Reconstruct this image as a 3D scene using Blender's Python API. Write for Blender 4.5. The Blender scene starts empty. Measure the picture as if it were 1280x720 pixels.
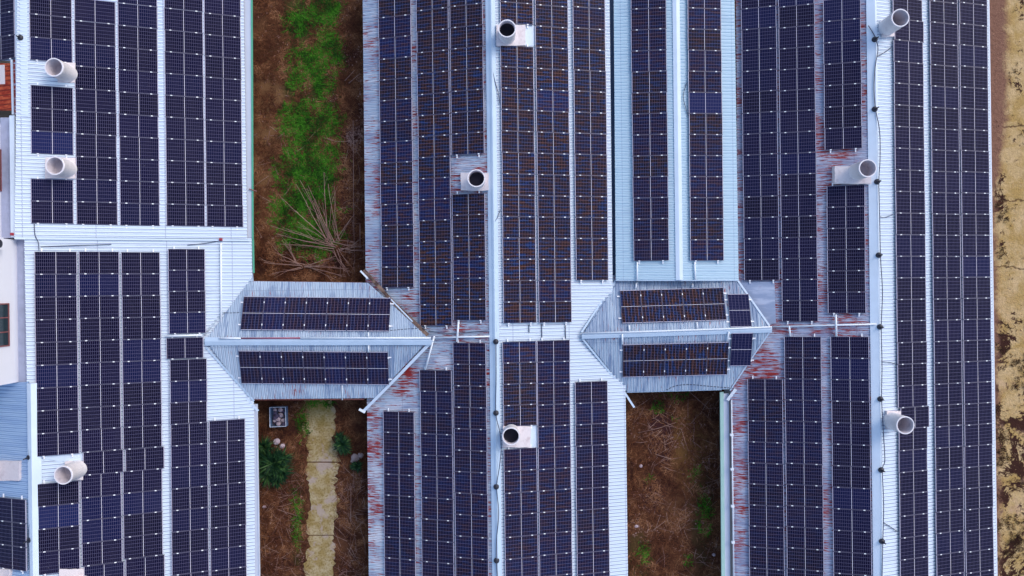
import bpy, math, random, mathutils
from mathutils import Vector, Matrix
random.seed(7)
R = math.radians
scn = bpy.context.scene
COL = scn.collection

# ------------------------------------------------------------------ survey: picture measurements -> world
F = 865.0          # focal length in pixels of the 1280 wide photograph
H = 40.3           # camera height over the ground
TH = 0.012         # camera yaw against the sheds

def al(px, py):
    dx, dy = px - 640.0, py - 360.0
    return dx - TH * dy, dy + TH * dx

class Plane:
    """depth below the camera D = a + b X + c Y"""
    def __init__(s, a, b=0.0, c=0.0): s.a, s.b, s.c = a, b, c
    def D(s, X, Y=0.0): return s.a + s.b * X + s.c * Y
    def z(s, X, Y=0.0): return H - s.D(X, Y)
    def at(s, px, py, lift=0.0):
        ax, ay = al(px, py)
        D = (s.a - lift) / (1 - s.b * ax / F + s.c * ay / F)
        return Vector((ax * D / F, -ay * D / F, H - D))
    def off(s, d): return Plane(s.a + d, s.b, s.c)

PA = Plane(42.754, 0.34)                 # left shed, slope facing right
PAL = Plane(26.688, -0.32)               # left shed, back slope
PBL = Plane(36.225, -0.25)
PBR = Plane(36.733, 0.22)
PIL = Plane(38.45, -0.10)
PIR = Plane(36.65, 0.10)
PCL = Plane(41.136, -0.24)
PCR = Plane(31.25, 0.27)
_yr = -2.70
PABU = Plane(37.05 - 0.26 * _yr, 0, 0.26)
PABD = Plane(37.05 + 0.26 * _yr, 0, -0.26)
_k = 0.018
_yr2 = -2.546 - _k * 8.9
PBCU = Plane(37.42 - 0.25 * _yr2, -0.25 * _k, 0.25)
PBCD = Plane(37.42 + 0.25 * _yr2, 0.25 * _k, -0.25)
RO = 0.15                                # roof sheet below panel surface
GROUND = Plane(H)

# ------------------------------------------------------------------ mesh helpers
def to_mesh(name, V, Fc, mats, parent=None, midx=None, smooth=False):
    me = bpy.data.meshes.new(name)
    org = Vector((0, 0, 0))
    if parent is not None: org = parent.matrix_basis.translation.copy() if parent.type == 'EMPTY' else parent['org'] and Vector(parent['org'])
    me.from_pydata([Vector(v) - org for v in V], [], Fc)
    if not isinstance(mats, (list, tuple)): mats = [mats]
    for m in mats: me.materials.append(m)
    if midx: me.polygons.foreach_set('material_index', midx)
    if smooth: me.polygons.foreach_set('use_smooth', [True] * len(me.polygons))
    me.update()
    o = bpy.data.objects.new(name, me)
    COL.objects.link(o)
    if parent is not None: o.parent = parent
    return o

def centred(name, V, Fc, mats, smooth=False, midx=None):
    """top-level single mesh with its origin at its base"""
    n = len(V); c = Vector((sum(v[0] for v in V) / n, sum(v[1] for v in V) / n, min(v[2] for v in V)))
    o = to_mesh(name, [Vector(v) - c for v in V], Fc, mats, None, midx, smooth)
    o.location = c
    return o

def empty(name, loc):
    o = bpy.data.objects.new(name, None); o.empty_display_size = 0.3
    o.location = loc; COL.objects.link(o); return o

def tag(o, label, cat, group=None, kind=None):
    if label: o['label'] = label
    if cat: o['category'] = cat
    if group: o['group'] = group
    if kind: o['kind'] = kind
    return o

class MB:
    def __init__(s): s.V = []; s.F = []; s.M = []
    def add(s, V, Fc, m=0):
        n = len(s.V); s.V += [Vector(v) for v in V]; s.F += [tuple(i + n for i in f) for f in Fc]; s.M += [m] * len(Fc)
    def box(s, x0, x1, y0, y1, z0, z1, m=0, mat=None):
        V = [(x0,y0,z0),(x1,y0,z0),(x1,y1,z0),(x0,y1,z0),(x0,y0,z1),(x1,y0,z1),(x1,y1,z1),(x0,y1,z1)]
        if mat is not None: V = [mat @ Vector(v) for v in V]
        s.add(V, [(3,2,1,0),(4,5,6,7),(0,1,5,4),(1,2,6,5),(2,3,7,6),(3,0,4,7)], m)
    def prism(s, top, th, m=0):
        n = len(top); T = [Vector(v) for v in top]; B = [v - Vector((0, 0, th)) for v in T]
        fs = [tuple(range(n)), tuple(range(2 * n - 1, n - 1, -1))]
        for i in range(n):
            j = (i + 1) % n; fs.append((i, i + n, j + n, j))
        s.add(T + B, fs, m)
    def bar(s, p0, p1, w, t, m=0):
        p0, p1 = Vector(p0), Vector(p1); d = (p1 - p0); d2 = Vector((d.x, d.y, 0)).normalized(); nrm = Vector((-d2.y, d2.x, 0)) * (w / 2)
        s.prism([p0 - nrm, p1 - nrm, p1 + nrm, p0 + nrm], t, m)
    def tube(s, pts, r, n=8, r1=None, m=0, caps=True):
        pts = [Vector(p) for p in pts]; rings = []; N = len(pts)
        up = Vector((0.13, 0.21, 0.97))
        V = []; Fs = []
        for i, p in enumerate(pts):
            d = (pts[min(i + 1, N - 1)] - pts[max(i - 1, 0)]).normalized()
            a = d.cross(up)
            if a.length < 1e-3: a = d.cross(Vector((1, 0, 0)))
            a.normalize(); b = d.cross(a)
            rr = r if r1 is None else r + (r1 - r) * i / max(1, N - 1)
            for k in range(n):
                t = 2 * math.pi * k / n
                V.append(p + a * (rr * math.cos(t)) + b * (rr * math.sin(t)))
        for i in range(N - 1):
            for k in range(n):
                k2 = (k + 1) % n
                Fs.append((i * n + k, i * n + k2, (i + 1) * n + k2, (i + 1) * n + k))
        if caps:
            Fs.append(tuple(range(n - 1, -1, -1))); Fs.append(tuple((N - 1) * n + k for k in range(n)))
        s.add(V, Fs, m)
    def lathe(s, prof, c, n=32, m=0, axis=None):
        c = Vector(c); V = []; Fs = []
        for (r, z) in prof:
            for k in range(n):
                t = 2 * math.pi * k / n
                V.append(c + Vector((r * math.cos(t), r * math.sin(t), z)))
        for i in range(len(prof) - 1):
            for k in range(n):
                k2 = (k + 1) % n
                Fs.append((i * n + k, i * n + k2, (i + 1) * n + k2, (i + 1) * n + k))
        Fs.append(tuple((len(prof) - 1) * n + k for k in range(n)))
        s.add(V, Fs, m)
    def build(s, name, mats, parent=None, smooth=False):
        if parent is None: return centred(name, s.V, s.F, mats, smooth, s.M)
        return to_mesh(name, s.V, s.F, mats, parent, s.M, smooth)

# ------------------------------------------------------------------ materials
class NT:
    def __init__(s, name):
        s.m = bpy.data.materials.new(name); s.m.use_nodes = True
        s.t = s.m.node_tree; s.b = s.t.nodes['Principled BSDF']; s.L = s.t.links
    def n(s, typ, **kw):
        x = s.t.nodes.new(typ)
        for k, v in kw.items():
            if hasattr(x, k): setattr(x, k, v)
        return x
    def link(s, a, b): s.L.new(a, b)
    def val(s, sock, v):
        if hasattr(v, 'is_linked') or hasattr(v, 'links'): s.link(v, sock)
        else: sock.default_value = v
    def math(s, op, a, b=None, c=None, clamp=False):
        x = s.n('ShaderNodeMath', operation=op, use_clamp=clamp); s.val(x.inputs[0], a)
        if b is not None: s.val(x.inputs[1], b)
        if c is not None: s.val(x.inputs[2], c)
        return x.outputs[0]
    def mix(s, f, a, b):
        x = s.n('ShaderNodeMix', data_type='RGBA'); s.val(x.inputs[0], f)
        for sock, v in ((x.inputs[6], a), (x.inputs[7], b)):
            if isinstance(v, tuple): sock.default_value = v if len(v) == 4 else v + (1,)
            else: s.link(v, sock)
        return x.outputs[2]
    def ramp(s, f, lo, hi):
        x = s.n('ShaderNodeMapRange', interpolation_type='SMOOTHSTEP'); s.val(x.inputs[0], f)
        x.inputs[1].default_value = lo; x.inputs[2].default_value = hi
        return x.outputs[0]
    def pos(s):
        return s.n('ShaderNodeNewGeometry').outputs['Position']
    def noise(s, vec, scale, detail=4, rough=0.55, dist=0.0, stretch=None, off=(0, 0, 0)):
        if stretch is not None or off != (0, 0, 0):
            mp = s.n('ShaderNodeMapping'); s.link(vec, mp.inputs[0])
            mp.inputs['Location'].default_value = off
            if stretch: mp.inputs['Scale'].default_value = stretch
            vec = mp.outputs[0]
        x = s.n('ShaderNodeTexNoise'); s.link(vec, x.inputs['Vector'])
        x.inputs['Scale'].default_value = scale; x.inputs['Detail'].default_value = detail
        x.inputs['Roughness'].default_value = rough; x.inputs['Distortion'].default_value = dist
        return x.outputs[0]
    def xyz(s, vec):
        x = s.n('ShaderNodeSeparateXYZ'); s.link(vec, x.inputs[0]); return x.outputs
    def bump(s, h, strength=0.3, dist=0.02):
        x = s.n('ShaderNodeBump'); x.inputs['Strength'].default_value = strength; x.inputs['Distance'].default_value = dist
        s.link(h, x.inputs['Height']); s.link(x.outputs[0], s.b.inputs['Normal'])
    def base(s, c):
        if isinstance(c, tuple): s.b.inputs['Base Color'].default_value = c if len(c) == 4 else c + (1,)
        else: s.link(c, s.b.inputs['Base Color'])
    def set(s, rough=0.5, metal=0.0, spec=0.5):
        s.val(s.b.inputs['Roughness'], rough); s.b.inputs['Metallic'].default_value = metal
        s.b.inputs['Specular IOR Level'].default_value = spec

def simple(name, c, rough=0.5, metal=0.0, spec=0.5, var=0.12, scale=3.0):
    t = NT(name); p = t.pos(); nz = t.noise(p, scale, 5)
    t.base(t.mix(nz, tuple(x * (1 - var) for x in c), tuple(min(1, x * (1 + var)) for x in c)))
    t.set(rough, metal, spec); return t.m

PITCH = 0.19
def roof_mat(name, base, dull, rust=0.0, dull_lo=0.5, dull_hi=0.65, axis='X', rib_shade=0.55, pale=None, blotch=0.0, shade_dirt_col=(0.36, 0.37, 0.52), spots=()):
    t = NT(name); p = t.pos(); c = t.xyz(p)
    along, across = (c[0], c[1]) if axis == 'X' else (c[1], c[0])
    st = (0.35, 3.2, 0.35) if axis == 'X' else (3.2, 0.35, 0.35)
    st2 = (0.9, 9.0, 0.9) if axis == 'X' else (9.0, 0.9, 0.9)
    n1 = t.noise(p, 1.0, 5, 0.6, 0.3, st)
    col = t.mix(t.ramp(n1, dull_lo, dull_hi), base, dull)
    if pale:
        pb = t.noise(p, 0.55, 4, 0.6, 0.5, (0.6, 1.3, 1) if axis == 'X' else (1.3, 0.6, 1), (5, 11, 0))
        col = t.mix(t.math('MULTIPLY', t.ramp(pb, 0.52, 0.62), 0.7), col, pale); col = t.mix(t.math('MULTIPLY', t.math('SUBTRACT', 1.0, t.ramp(pb, 0.36, 0.46)), 0.75), col, dull)
        n4 = t.noise(p, 1.0, 5, 0.65, 0.4, st2, (31, 7, 0))
        col = t.mix(t.math('MULTIPLY', t.ramp(n4, 0.55, 0.7), 0.75), col, pale)
    # sheet to sheet difference: lapped sheets about 0.95 m wide
    shn = t.n('ShaderNodeTexWhiteNoise', noise_dimensions='1D')
    t.link(t.math('FLOOR', t.math('DIVIDE', across, 0.95)), shn.inputs['W'])
    col = t.mix(t.math('MULTIPLY', shn.outputs[0], 0.10 + 0.25 * blotch), col, dull)
    # shading between the ribs, painted as a dark line at every rib foot
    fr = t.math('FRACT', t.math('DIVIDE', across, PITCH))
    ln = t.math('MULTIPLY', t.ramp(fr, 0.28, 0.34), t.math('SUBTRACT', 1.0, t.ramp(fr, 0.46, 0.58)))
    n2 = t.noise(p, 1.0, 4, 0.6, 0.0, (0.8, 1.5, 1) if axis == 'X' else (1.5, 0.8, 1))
    col = t.mix(t.math('MULTIPLY', ln, t.math('MULTIPLY_ADD', n2, 0.5, rib_shade - 0.15, clamp=True)), col, shade_dirt_col)
    # lap joints across the slope
    jf = t.math('FRACT', t.math('DIVIDE', along, 3.05))
    col = t.mix(t.math('MULTIPLY', t.math('LESS_THAN', jf, 0.014), 0.5), col, shade_dirt_col)
    wm = t.noise(p, 1.0, 5, 0.7, 0.6, (0.22, 1.1, 1) if axis == 'X' else (1.1, 0.22, 1), (17, 3, 0))
    col = t.mix(t.math('MULTIPLY', t.ramp(wm, 0.58, 0.72), 0.30), col, shade_dirt_col)
    big = t.noise(p, 0.35, 4, 0.6)
    col = t.mix(t.math('MULTIPLY', t.ramp(big, 0.45, 0.75), 0.16), col, dull)
    if rust > 0:
        n3 = t.noise(p, 1.0, 6, 0.7, 0.2, (1.3, 17.0, 1) if axis == 'X' else (17.0, 1.3, 1), (3, 5, 0))
        n5 = t.noise(p, 0.55, 3, 0.6, 0, None, (9, 2, 0))
        rr = t.math('ADD', n3, t.math('MULTIPLY', t.math('SUBTRACT', n5, 0.5), 0.42))
        for (sx, sy, srx, sry, am) in spots:
            q = H and (al(sx, sy)[0] * 38 / F, -al(sx, sy)[1] * 38 / F)
            dx = t.math('DIVIDE', t.math('SUBTRACT', c[0], q[0]), srx * 38 / F); dy = t.math('DIVIDE', t.math('SUBTRACT', c[1], q[1]), sry * 38 / F)
            dd = t.math('ADD', t.math('MULTIPLY', dx, dx), t.math('MULTIPLY', dy, dy))
            rr = t.math('ADD', rr, t.math('MULTIPLY', t.math('SUBTRACT', 1.0, t.ramp(dd, 0.2, 1.2)), am * 0.42))
        lo = 0.70 - 0.13 * rust
        col = t.mix(t.math('MULTIPLY', t.ramp(rr, lo - 0.04, lo + 0.02), 0.40), col, (0.30, 0.16, 0.18))
        col = t.mix(t.ramp(rr, lo, lo + 0.045), col, (0.27, 0.024, 0.022))
    t.base(col); t.set(0.5, 0.0, 0.35)
    return t.m

M = {}
M['roof_white'] = roof_mat('white_roof_sheet', (0.69, 0.78, 0.85), (0.58, 0.68, 0.78), dull_lo=0.56, dull_hi=0.85, rib_shade=1.0, shade_dirt_col=(0.23, 0.27, 0.42))
M['roof_blue'] = roof_mat('pale_blue_roof_sheet', (0.52, 0.68, 0.77), (0.42, 0.59, 0.71), dull_lo=0.5, dull_hi=0.8, rib_shade=0.7, shade_dirt_col=(0.27, 0.38, 0.52))
M['roof_back'] = roof_mat('blue_back_roof_sheet', (0.40, 0.54, 0.72), (0.30, 0.43, 0.64), dull_lo=0.4, dull_hi=0.7, rib_shade=0.85, shade_dirt_col=(0.16, 0.26, 0.46))
M['roof_worn'] = roof_mat('worn_roof_sheet', (0.46, 0.55, 0.65), (0.27, 0.32, 0.46), rust=1.15, pale=(0.74, 0.75, 0.80), blotch=0.8, rib_shade=0.6, shade_dirt_col=(0.19, 0.20, 0.30), spots=((466, 590, 12, 70, 0.10), (466, 240, 12, 45, 0.07), (515, 385, 25, 25, 0.10), (505, 475, 30, 25, 0.08), (621 - 105, 650, 6, 90, 0.10)))
M['roof_worn2'] = roof_mat('worn_purple_roof_sheet', (0.42, 0.47, 0.60), (0.26, 0.29, 0.43), rust=1.22, pale=(0.58, 0.61, 0.72), blotch=0.8, rib_shade=0.6, shade_dirt_col=(0.17, 0.17, 0.27), spots=((940, 455, 34, 34, 0.17), (965, 385, 14, 34, 0.12), (1040, 195, 30, 9, 0.14), (1035, 540, 9, 120, 0.10), (925, 600, 11, 120, 0.08), (1000, 411, 60, 8, 0.10)))
M['roof_link'] = roof_mat('weathered_link_roof_sheet', (0.46, 0.56, 0.66), (0.22, 0.30, 0.44), dull_lo=0.50, dull_hi=0.60, rust=0.5, axis='Y', pale=(0.53, 0.62, 0.72), blotch=0.7, rib_shade=0.8, shade_dirt_col=(0.20, 0.25, 0.36))
M['flash'] = simple('pale_flashing', (0.60, 0.70, 0.82), 0.45, var=0.10, scale=1.6)
M['flash_blue'] = simple('blue_grey_flashing', (0.46, 0.58, 0.72), 0.45, var=0.14, scale=1.5)
M['flash_old'] = roof_mat('old_flashing', (0.40, 0.48, 0.56), (0.24, 0.25, 0.28), rust=0.5, rib_shade=0.0)
M['green'] = simple('green_gutter_paint', (0.10, 0.42, 0.28), 0.5, var=0.2)
M['palegreen'] = simple('pale_green_gutter', (0.38, 0.58, 0.52), 0.5, var=0.15)
M['gutter'] = simple('white_gutter', (0.62, 0.66, 0.76), 0.5, var=0.10, scale=1.2)
M['pipe'] = simple('white_plastic_pipe', (0.74, 0.78, 0.84), 0.4, var=0.06)
M['redpipe'] = simple('dark_red_pipe', (0.30, 0.04, 0.08), 0.5)
M['cable'] = simple('dark_grey_cable', (0.06, 0.07, 0.12), 0.6)
M['black'] = simple('black_iron', (0.015, 0.016, 0.03), 0.5)
M['wall'] = simple('grey_render', (0.34, 0.34, 0.36), 0.8, var=0.2)
M['whitewall'] = simple('white_painted_render', (0.70, 0.70, 0.76), 0.7, var=0.05, scale=0.8)
M['ledge'] = simple('shade_grey_ledge', (0.34, 0.37, 0.50), 0.7, var=0.25)  # blue-grey with the shade on the ledge put into the colour
M['darkmetal'] = simple('shade_dark_metal', (0.10, 0.17, 0.30), 0.6, var=0.3)  # dark blue paints in the shade down in the valley gutter
M['frame'] = simple('anodised_panel_frame', (0.085, 0.076, 0.125), 0.45, 0.0, var=0.1)
M['frame_end'] = simple('bare_frame_end', (0.40, 0.37, 0.47), 0.45, var=0.12, scale=0.8)
M['clamp'] = simple('bright_clamp', (0.90, 0.90, 0.94), 0.35, 0.0, var=0.03)
M['backsheet'] = simple('white_backsheet', (0.5, 0.5, 0.5), 0.7)
M['windowframe'] = simple('brown_window_frame', (0.22, 0.07, 0.07), 0.6)
t = NT('dark_window_glass'); t.base((0.02, 0.035, 0.045)); t.set(0.15, 0, 0.5); M['glass'] = t.m

def concrete(name, c, stain):
    t = NT(name); p = t.pos(); n = t.noise(p, 2.3, 6, 0.65); n2 = t.noise(p, 9, 4)
    col = t.mix(n2, tuple(x * 0.88 for x in c), tuple(min(1, x * 1.08) for x in c))
    col = t.mix(t.math('MULTIPLY', t.ramp(n, 0.5, 0.72), 0.6), col, stain)
    t.base(col); t.set(0.8, 0, 0.2); t.bump(n2, 0.25, 0.02); return t.m
M['concrete'] = concrete('pink_grey_concrete', (0.72, 0.65, 0.66), (0.46, 0.36, 0.37))
M['depth_shade'] = simple('stack_depth_shade', (0.030, 0.028, 0.045), 0.9, var=0.4)  # darkness deep inside the stacks, painted near black
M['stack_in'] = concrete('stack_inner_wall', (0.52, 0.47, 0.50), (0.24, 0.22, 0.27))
M['stack'] = concrete('stack_pipe_cement', (0.80, 0.76, 0.79), (0.62, 0.58, 0.63))

def cell_mat(name, attr):
    t = NT(name)
    uv = t.n('ShaderNodeUVMap').outputs[0]; u, v, _ = t.xyz(uv)
    if attr:
        a = t.n('ShaderNodeAttribute', attribute_name='tint'); colr, amt = a.outputs['Color'], a.outputs['Alpha']
        rnd = t.n('ShaderNodeNewGeometry').outputs['Random Per Island']
    else:
        a = t.n('ShaderNodeObjectInfo'); colr, amt, rnd = a.outputs['Color'], a.outputs['Alpha'], a.outputs['Random']
    cx = t.n('ShaderNodeCombineXYZ')
    t.link(t.math('MULTIPLY', t.math('FLOOR', t.math('MULTIPLY', u, 10)), 0.35), cx.inputs[0])
    t.link(t.math('MULTIPLY', t.math('FLOOR', t.math('MULTIPLY', v, 12)), 1.7), cx.inputs[1])
    t.link(t.math('MULTIPLY', rnd, 91.0), cx.inputs[2])
    nz = t.noise(cx.outputs[0], 1.0, 2, 0.5)
    br = t.mix(amt, colr, (0.026, 0.012, 0.012)); bl = t.mix(amt, colr, (0.006, 0.018, 0.075))
    col = t.mix(t.ramp(nz, 0.56, 0.68), colr, bl)
    col = t.mix(t.math('SUBTRACT', 1.0, t.ramp(nz, 0.33, 0.46)), col, br)
    def lines(s, k, w):
        f = t.math('FRACT', t.math('MULTIPLY', s, k)); d = t.math('ABSOLUTE', t.math('SUBTRACT', f, 0.5))
        return t.math('GREATER_THAN', d, 0.5 - w / 2)
    lu = t.math('MULTIPLY', lines(u, 20, 0.17), 0.85); lv = t.math('MULTIPLY', lines(v, 6, 0.10), 1.0)
    ln = t.math('MAXIMUM', lu, lv)
    lc = t.mix(amt, (0.108, 0.100, 0.180), t.mix(t.ramp(nz, 0.40, 0.60), (0.27, 0.12, 0.085), (0.08, 0.15, 0.40)))
    col = t.mix(t.math('MULTIPLY', ln, 0.85), col, lc)
    mid = t.math('LESS_THAN', t.math('ABSOLUTE', t.math('SUBTRACT', u, 0.5)), 0.0068)
    col = t.mix(mid, col, (0.60, 0.57, 0.66))
    dst = t.noise(t.pos(), 0.45, 5, 0.65)
    col = t.mix(t.math('MULTIPLY', t.ramp(dst, 0.45, 0.8), 0.014), col, (0.42, 0.37, 0.36))
    sp = t.noise(t.pos(), 7.0, 2, 0.5)
    col = t.mix(t.math('MULTIPLY', t.ramp(sp, 0.78, 0.82), 0.35), col, (0.45, 0.43, 0.42))
    t.base(col); t.set(0.10, 0, 0.035)
    t.b.inputs['Coat Weight'].default_value = 0.0
    return t.m
M['cell'] = cell_mat('solar_cells', False)
M['cell_attr'] = cell_mat('solar_cells_far', True)

# ------------------------------------------------------------------ solar panels
PL, PW, PP = 1.84, 1.134, 1.15
HL, HW = PL / 2, PW / 2
FR = 0.016; FX = 0.032
def frame_geo():
    b = MB()
    b.box(-HL, HL, -HW, -HW + FR, -0.042, 0); b.box(-HL, HL, HW - FR, HW, -0.042, 0)
    b.box(-HL, -HL + FX, -HW + FR, HW - FR, -0.042, 0, 1); b.box(HL - FX, HL, -HW + FR, HW - FR, -0.042, 0, 1)
    return b
def glass_geo():
    b = MB(); b.box(-HL + FX, HL - FX, -HW + FR, HW - FR, -0.034, -0.004); return b
CL_X = (-0.625, 0.60)
def clamp_geo(x):
    b = MB(); b.box(x - 0.046, x + 0.046, -HW - 0.032, -HW + 0.014, -0.03, 0.014); return b
def rail_geo(x, sgn):
    b = MB()
    y0, y1 = (HW - 0.05, HW + 0.17) if sgn > 0 else (-HW - 0.17, -HW - 0.02)
    b.box(x - 0.03, x + 0.03, y0, y1, -0.085, -0.044); return b

def gmesh(name, mb, mat):
    me = bpy.data.meshes.new(name); me.from_pydata(mb.V, [], mb.F); me.materials.append(mat); me.update(); return me
def glass_uv(me):
    ul = me.uv_layers.new(name='UVMap')
    for lp in me.loops:
        co = me.vertices[lp.vertex_index].co
        ul.data[lp.index].uv = ((co.x + HL - FX) / (PL - 2 * FX), (co.y + HW - FR) / (PW - 2 * FR))
ME_FRAME = gmesh('panel_frame', frame_geo(), M['frame']); ME_FRAME.materials.append(M['frame_end']); ME_FRAME.polygons.foreach_set('material_index', frame_geo().M)
ME_GLASS = gmesh('panel_cells', glass_geo(), M['cell']); glass_uv(ME_GLASS)
ME_CLAMP = [gmesh('panel_clamp', clamp_geo(x), M['clamp']) for x in CL_X]
ME_RAIL = {(i, s): gmesh('panel_rail_end', rail_geo(CL_X[i], s), M['clamp']) for i in (0, 1) for s in (1, -1)}

def new_obj(name, data, parent=None):
    o = bpy.data.objects.new(name, data); COL.objects.link(o)
    if parent: o.parent = parent
    return o

def tint(blueish, streak):
    r = random.random()
    if r < blueish * 0.5: c = (0.0048, 0.0068, 0.040)
    elif r < blueish * 2: c = (0.0046, 0.0052, 0.028)
    else:
        k = random.uniform(0.8, 1.2); c = (0.0046 * k, 0.0038 * k, 0.0185 * k * random.uniform(0.85, 1.2))
    if streak > 0.4 and r > blueish: c = (0.0072, 0.0055, 0.0105)
    return c + (streak,)

ORD = ['first', 'second', 'third', 'fourth', 'fifth', 'sixth', 'seventh', 'eighth', 'ninth', 'tenth', 'eleventh', 'twelfth',
       'thirteenth', 'fourteenth', 'fifteenth', 'sixteenth', 'seventeenth', 'eighteenth']
stuffV, stuffF, stuffM, stuffUV, stuffC = [], [], [], [], []
n_ind = 0
def put_panel(mat4, label, group, tn, rails, stuff):
    """rails: set of signs where the mounting rails stick out past the array's end"""
    global n_ind
    if stuff:
        parts = [(frame_geo(), 0), (glass_geo(), 1)] + [(clamp_geo(x), 2) for x in CL_X]
        for s_ in rails: parts += [(rail_geo(x, s_), 2) for x in CL_X]
        for g, m in parts:
            n = len(stuffV)
            stuffV.extend(mat4 @ v for v in g.V)
            for f, gm in zip(g.F, g.M):
                stuffF.append(tuple(i + n for i in f)); stuffM.append(3 if (m == 0 and gm == 1) else m)
                for i in f:
                    co = g.V[i]
                    stuffUV.append(((co.x + HL - FX) / (PL - 2 * FX), (co.y + HW - FR) / (PW - 2 * FR)))
                    stuffC.append(tn)
        return
    n_ind += 1
    e = empty('solar_panel', (0, 0, 0)); e.matrix_basis = mat4
    tag(e, label, 'solar panel', group)
    new_obj('frame', ME_FRAME, e)
    g = new_obj('cell_sheet', ME_GLASS, e); g.color = tn
    for m in ME_CLAMP: new_obj('clamp', m, e)
    for s_ in rails:
        for i in (0, 1): new_obj('rail_end', ME_RAIL[(i, s_)], e)

rowcount = {}
def run(plane, xl, xr, yref, y0, y1, n, where, group, streak=0.0, blue=0.10, stuff=False, ends=(True, True), key=None, blues=()):
    axl = (xl - 640) - TH * (yref - 360); axr = (xr - 640) - TH * (yref - 360)
    axc = (axl + axr) / 2; dxc = axc + TH * ((y0 + y1) / 2 - 360)
    fx = lambda ax: (lambda D: (ax * D / F, D))(plane.a / (1 - plane.b * ax / F))
    XL, DL = fx(axl); XR, DR = fx(axr); Dc = (DL + DR) / 2
    fy = lambda y: -((y - 360) + TH * dxc) * Dc / F
    Y0, Y1 = fy(y0), fy(y1)
    Ln = math.hypot(XR - XL, DR - DL); tilt = math.atan2(DR - DL, XR - XL)
    pitch = (Y0 - Y1) / n
    key = key or where
    for i in range(n):
        yc = Y0 - pitch * (i + 0.5)
        if fy(-1e9) and yc < 0:
            pass
        k = rowcount.get(key, 0); rowcount[key] = k + 1
        rails = set()
        if i == 0 and ends[0]: rails.add(1)
        if i == n - 1 and ends[1]: rails.add(-1)
        jx = random.uniform(-0.012, 0.012)
        m4 = Matrix.Translation((( XL + XR) / 2 + jx, yc, H - Dc)) @ Matrix.Rotation(random.uniform(-0.002, 0.002), 4, 'Z') @ Matrix.Rotation(tilt + random.uniform(-0.003, 0.003), 4, 'Y') @ Matrix.Rotation(random.uniform(-0.003, 0.003), 4, 'X') @ Matrix.Diagonal((Ln / PL, pitch / PP, 1, 1))
        tn = tint(blue, streak * random.uniform(0.5, 1.0))
        if i in blues: tn = (0.008, 0.013, 0.068, 0.0)
        put_panel(m4, 'dark solar panel on %s, %s panel from top' % (where, ORD[k % 18]), group, tn, rails, stuff)

GA = 'solar panels on the left shed'; GB = 'solar panels on the middle shed'; GC = 'solar panels on the right shed'; GI = 'solar panels on the pale infill roof'
def A(c): return "left shed's upper roof, %s column from left" % c
run(PA, 37.7, 91, 93, -9, 76.7, 3, A('first'), GA, ends=(False, True))
run(PA, 37.7, 91, 93, 108, 193, 3, A('first'), GA, blues=(2,))
run(PA, 38.4, 91.8, 240, 224, 279.5, 2, A('first'), GA)
run(PA, 93.5, 145.2, 93, -0.2, 280.8, 10, A('second'), GA, ends=(False, True))
run(PA, 147.8, 197.6, 93, -21.6, 282, 11, A('third'), GA, ends=(False, True))
run(PA, 206, 254.5, 93, -14.7, 282.6, 11, A('fourth'), GA, ends=(False, True))
run(PA, 255.8, 301.8, 93, -8, 283.4, 11, A('fifth'), GA, ends=(False, True))
def A2(c): return "left shed's lower roof, %s column from left" % c
run(PA, 44.4, 97.7, 453, 314.4, 569, 9, A2('first'), GA)
run(PA, 46.7, 99.5, 660, 603, 716, 4, A2('first'), GA, blues=(1,))
run(PA, 100, 150.6, 453, 314.4, 563.7, 9, A2('second'), GA, ends=(True, False))
run(PA, 104, 154.5, 578, 563.7, 592, 1, A2('second'), GA, ends=(False, False))
run(PA, 101.5, 152.2, 648, 592, 705, 4, A2('second'), GA, ends=(False, False), blue=0.3)
run(PA, 104.7, 155.2, 715, 705, 733, 1, A2('second'), GA, ends=(False, False))
run(PA, 153, 201.6, 453, 315, 560, 9, A2('third'), GA, ends=(True, False))
run(PA, 156.5, 205.3, 573, 560, 587.5, 1, A2('third'), GA, ends=(False, False))
run(PA, 154, 203.3, 642, 587.5, 696.2, 4, A2('third'), GA, ends=(False, False))
run(PA, 156.7, 205.7, 710, 696.2, 723.5, 1, A2('third'), GA, ends=(False, False))
run(PA, 210.5, 256.8, 364, 311.3, 416.8, 4, A2('fourth'), GA)
run(PA, 208, 254.5, 435, 422, 448, 1, A2('fourth'), GA)
run(PA, 211.9, 258.4, 453, 449, 743.2, 11, A2('fourth'), GA, ends=(False, False))
run(PA, 262.3, 307.5, 627, 524.8, 737.6, 8, A2('fifth'), GA, ends=(True, False))
run(PAL, -2.0, 32.5, 667, 623, 712, 3, "left shed's back slope at bottom left corner", GA)
run(PAL, -16.5, 18.3, 45, -12, 75, 3, "left shed's back slope at top left corner", GA, ends=(False, True))
# middle shed
def B(s, c): return "middle shed's %s slope, %s" % (s, c)
S = 0.85
run(PBL, 475.9, 516.7, 273, -5.8, 359.6, 14, B('left', 'outer'), GB, S * 0.7, 0.2, True)
run(PBL, 479.8, 518.8, 627, 514.5, 725, 8, B('left', 'outer'), GB, S * 0.3, 0.15, True)
run(PBL, 523.4, 563.7, 273, -15, 407.3, 16, B('left', 'middle'), GB, S, 0.1, True)
run(PBL, 526.5, 566.6, 627, 462.6, 730, 10, B('left', 'middle'), GB, S * 0.3, 0.12, True)
bl = "middle shed's left slope, ridge column %s junction"
run(PBL, 565.3, 606.4, 273, -20.6, 193, 8, bl % 'above', GB, S * 0.9, ends=(False, True))
run(PBL, 565.3, 606.4, 273, 242, 400.6, 6, bl % 'above', GB, S)
run(PBL, 568.4, 609.7, 627, 428.5, 725, 11, bl % 'below', GB, S * 0.5)
br = "middle shed's right slope, ridge column %s junction"
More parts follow.
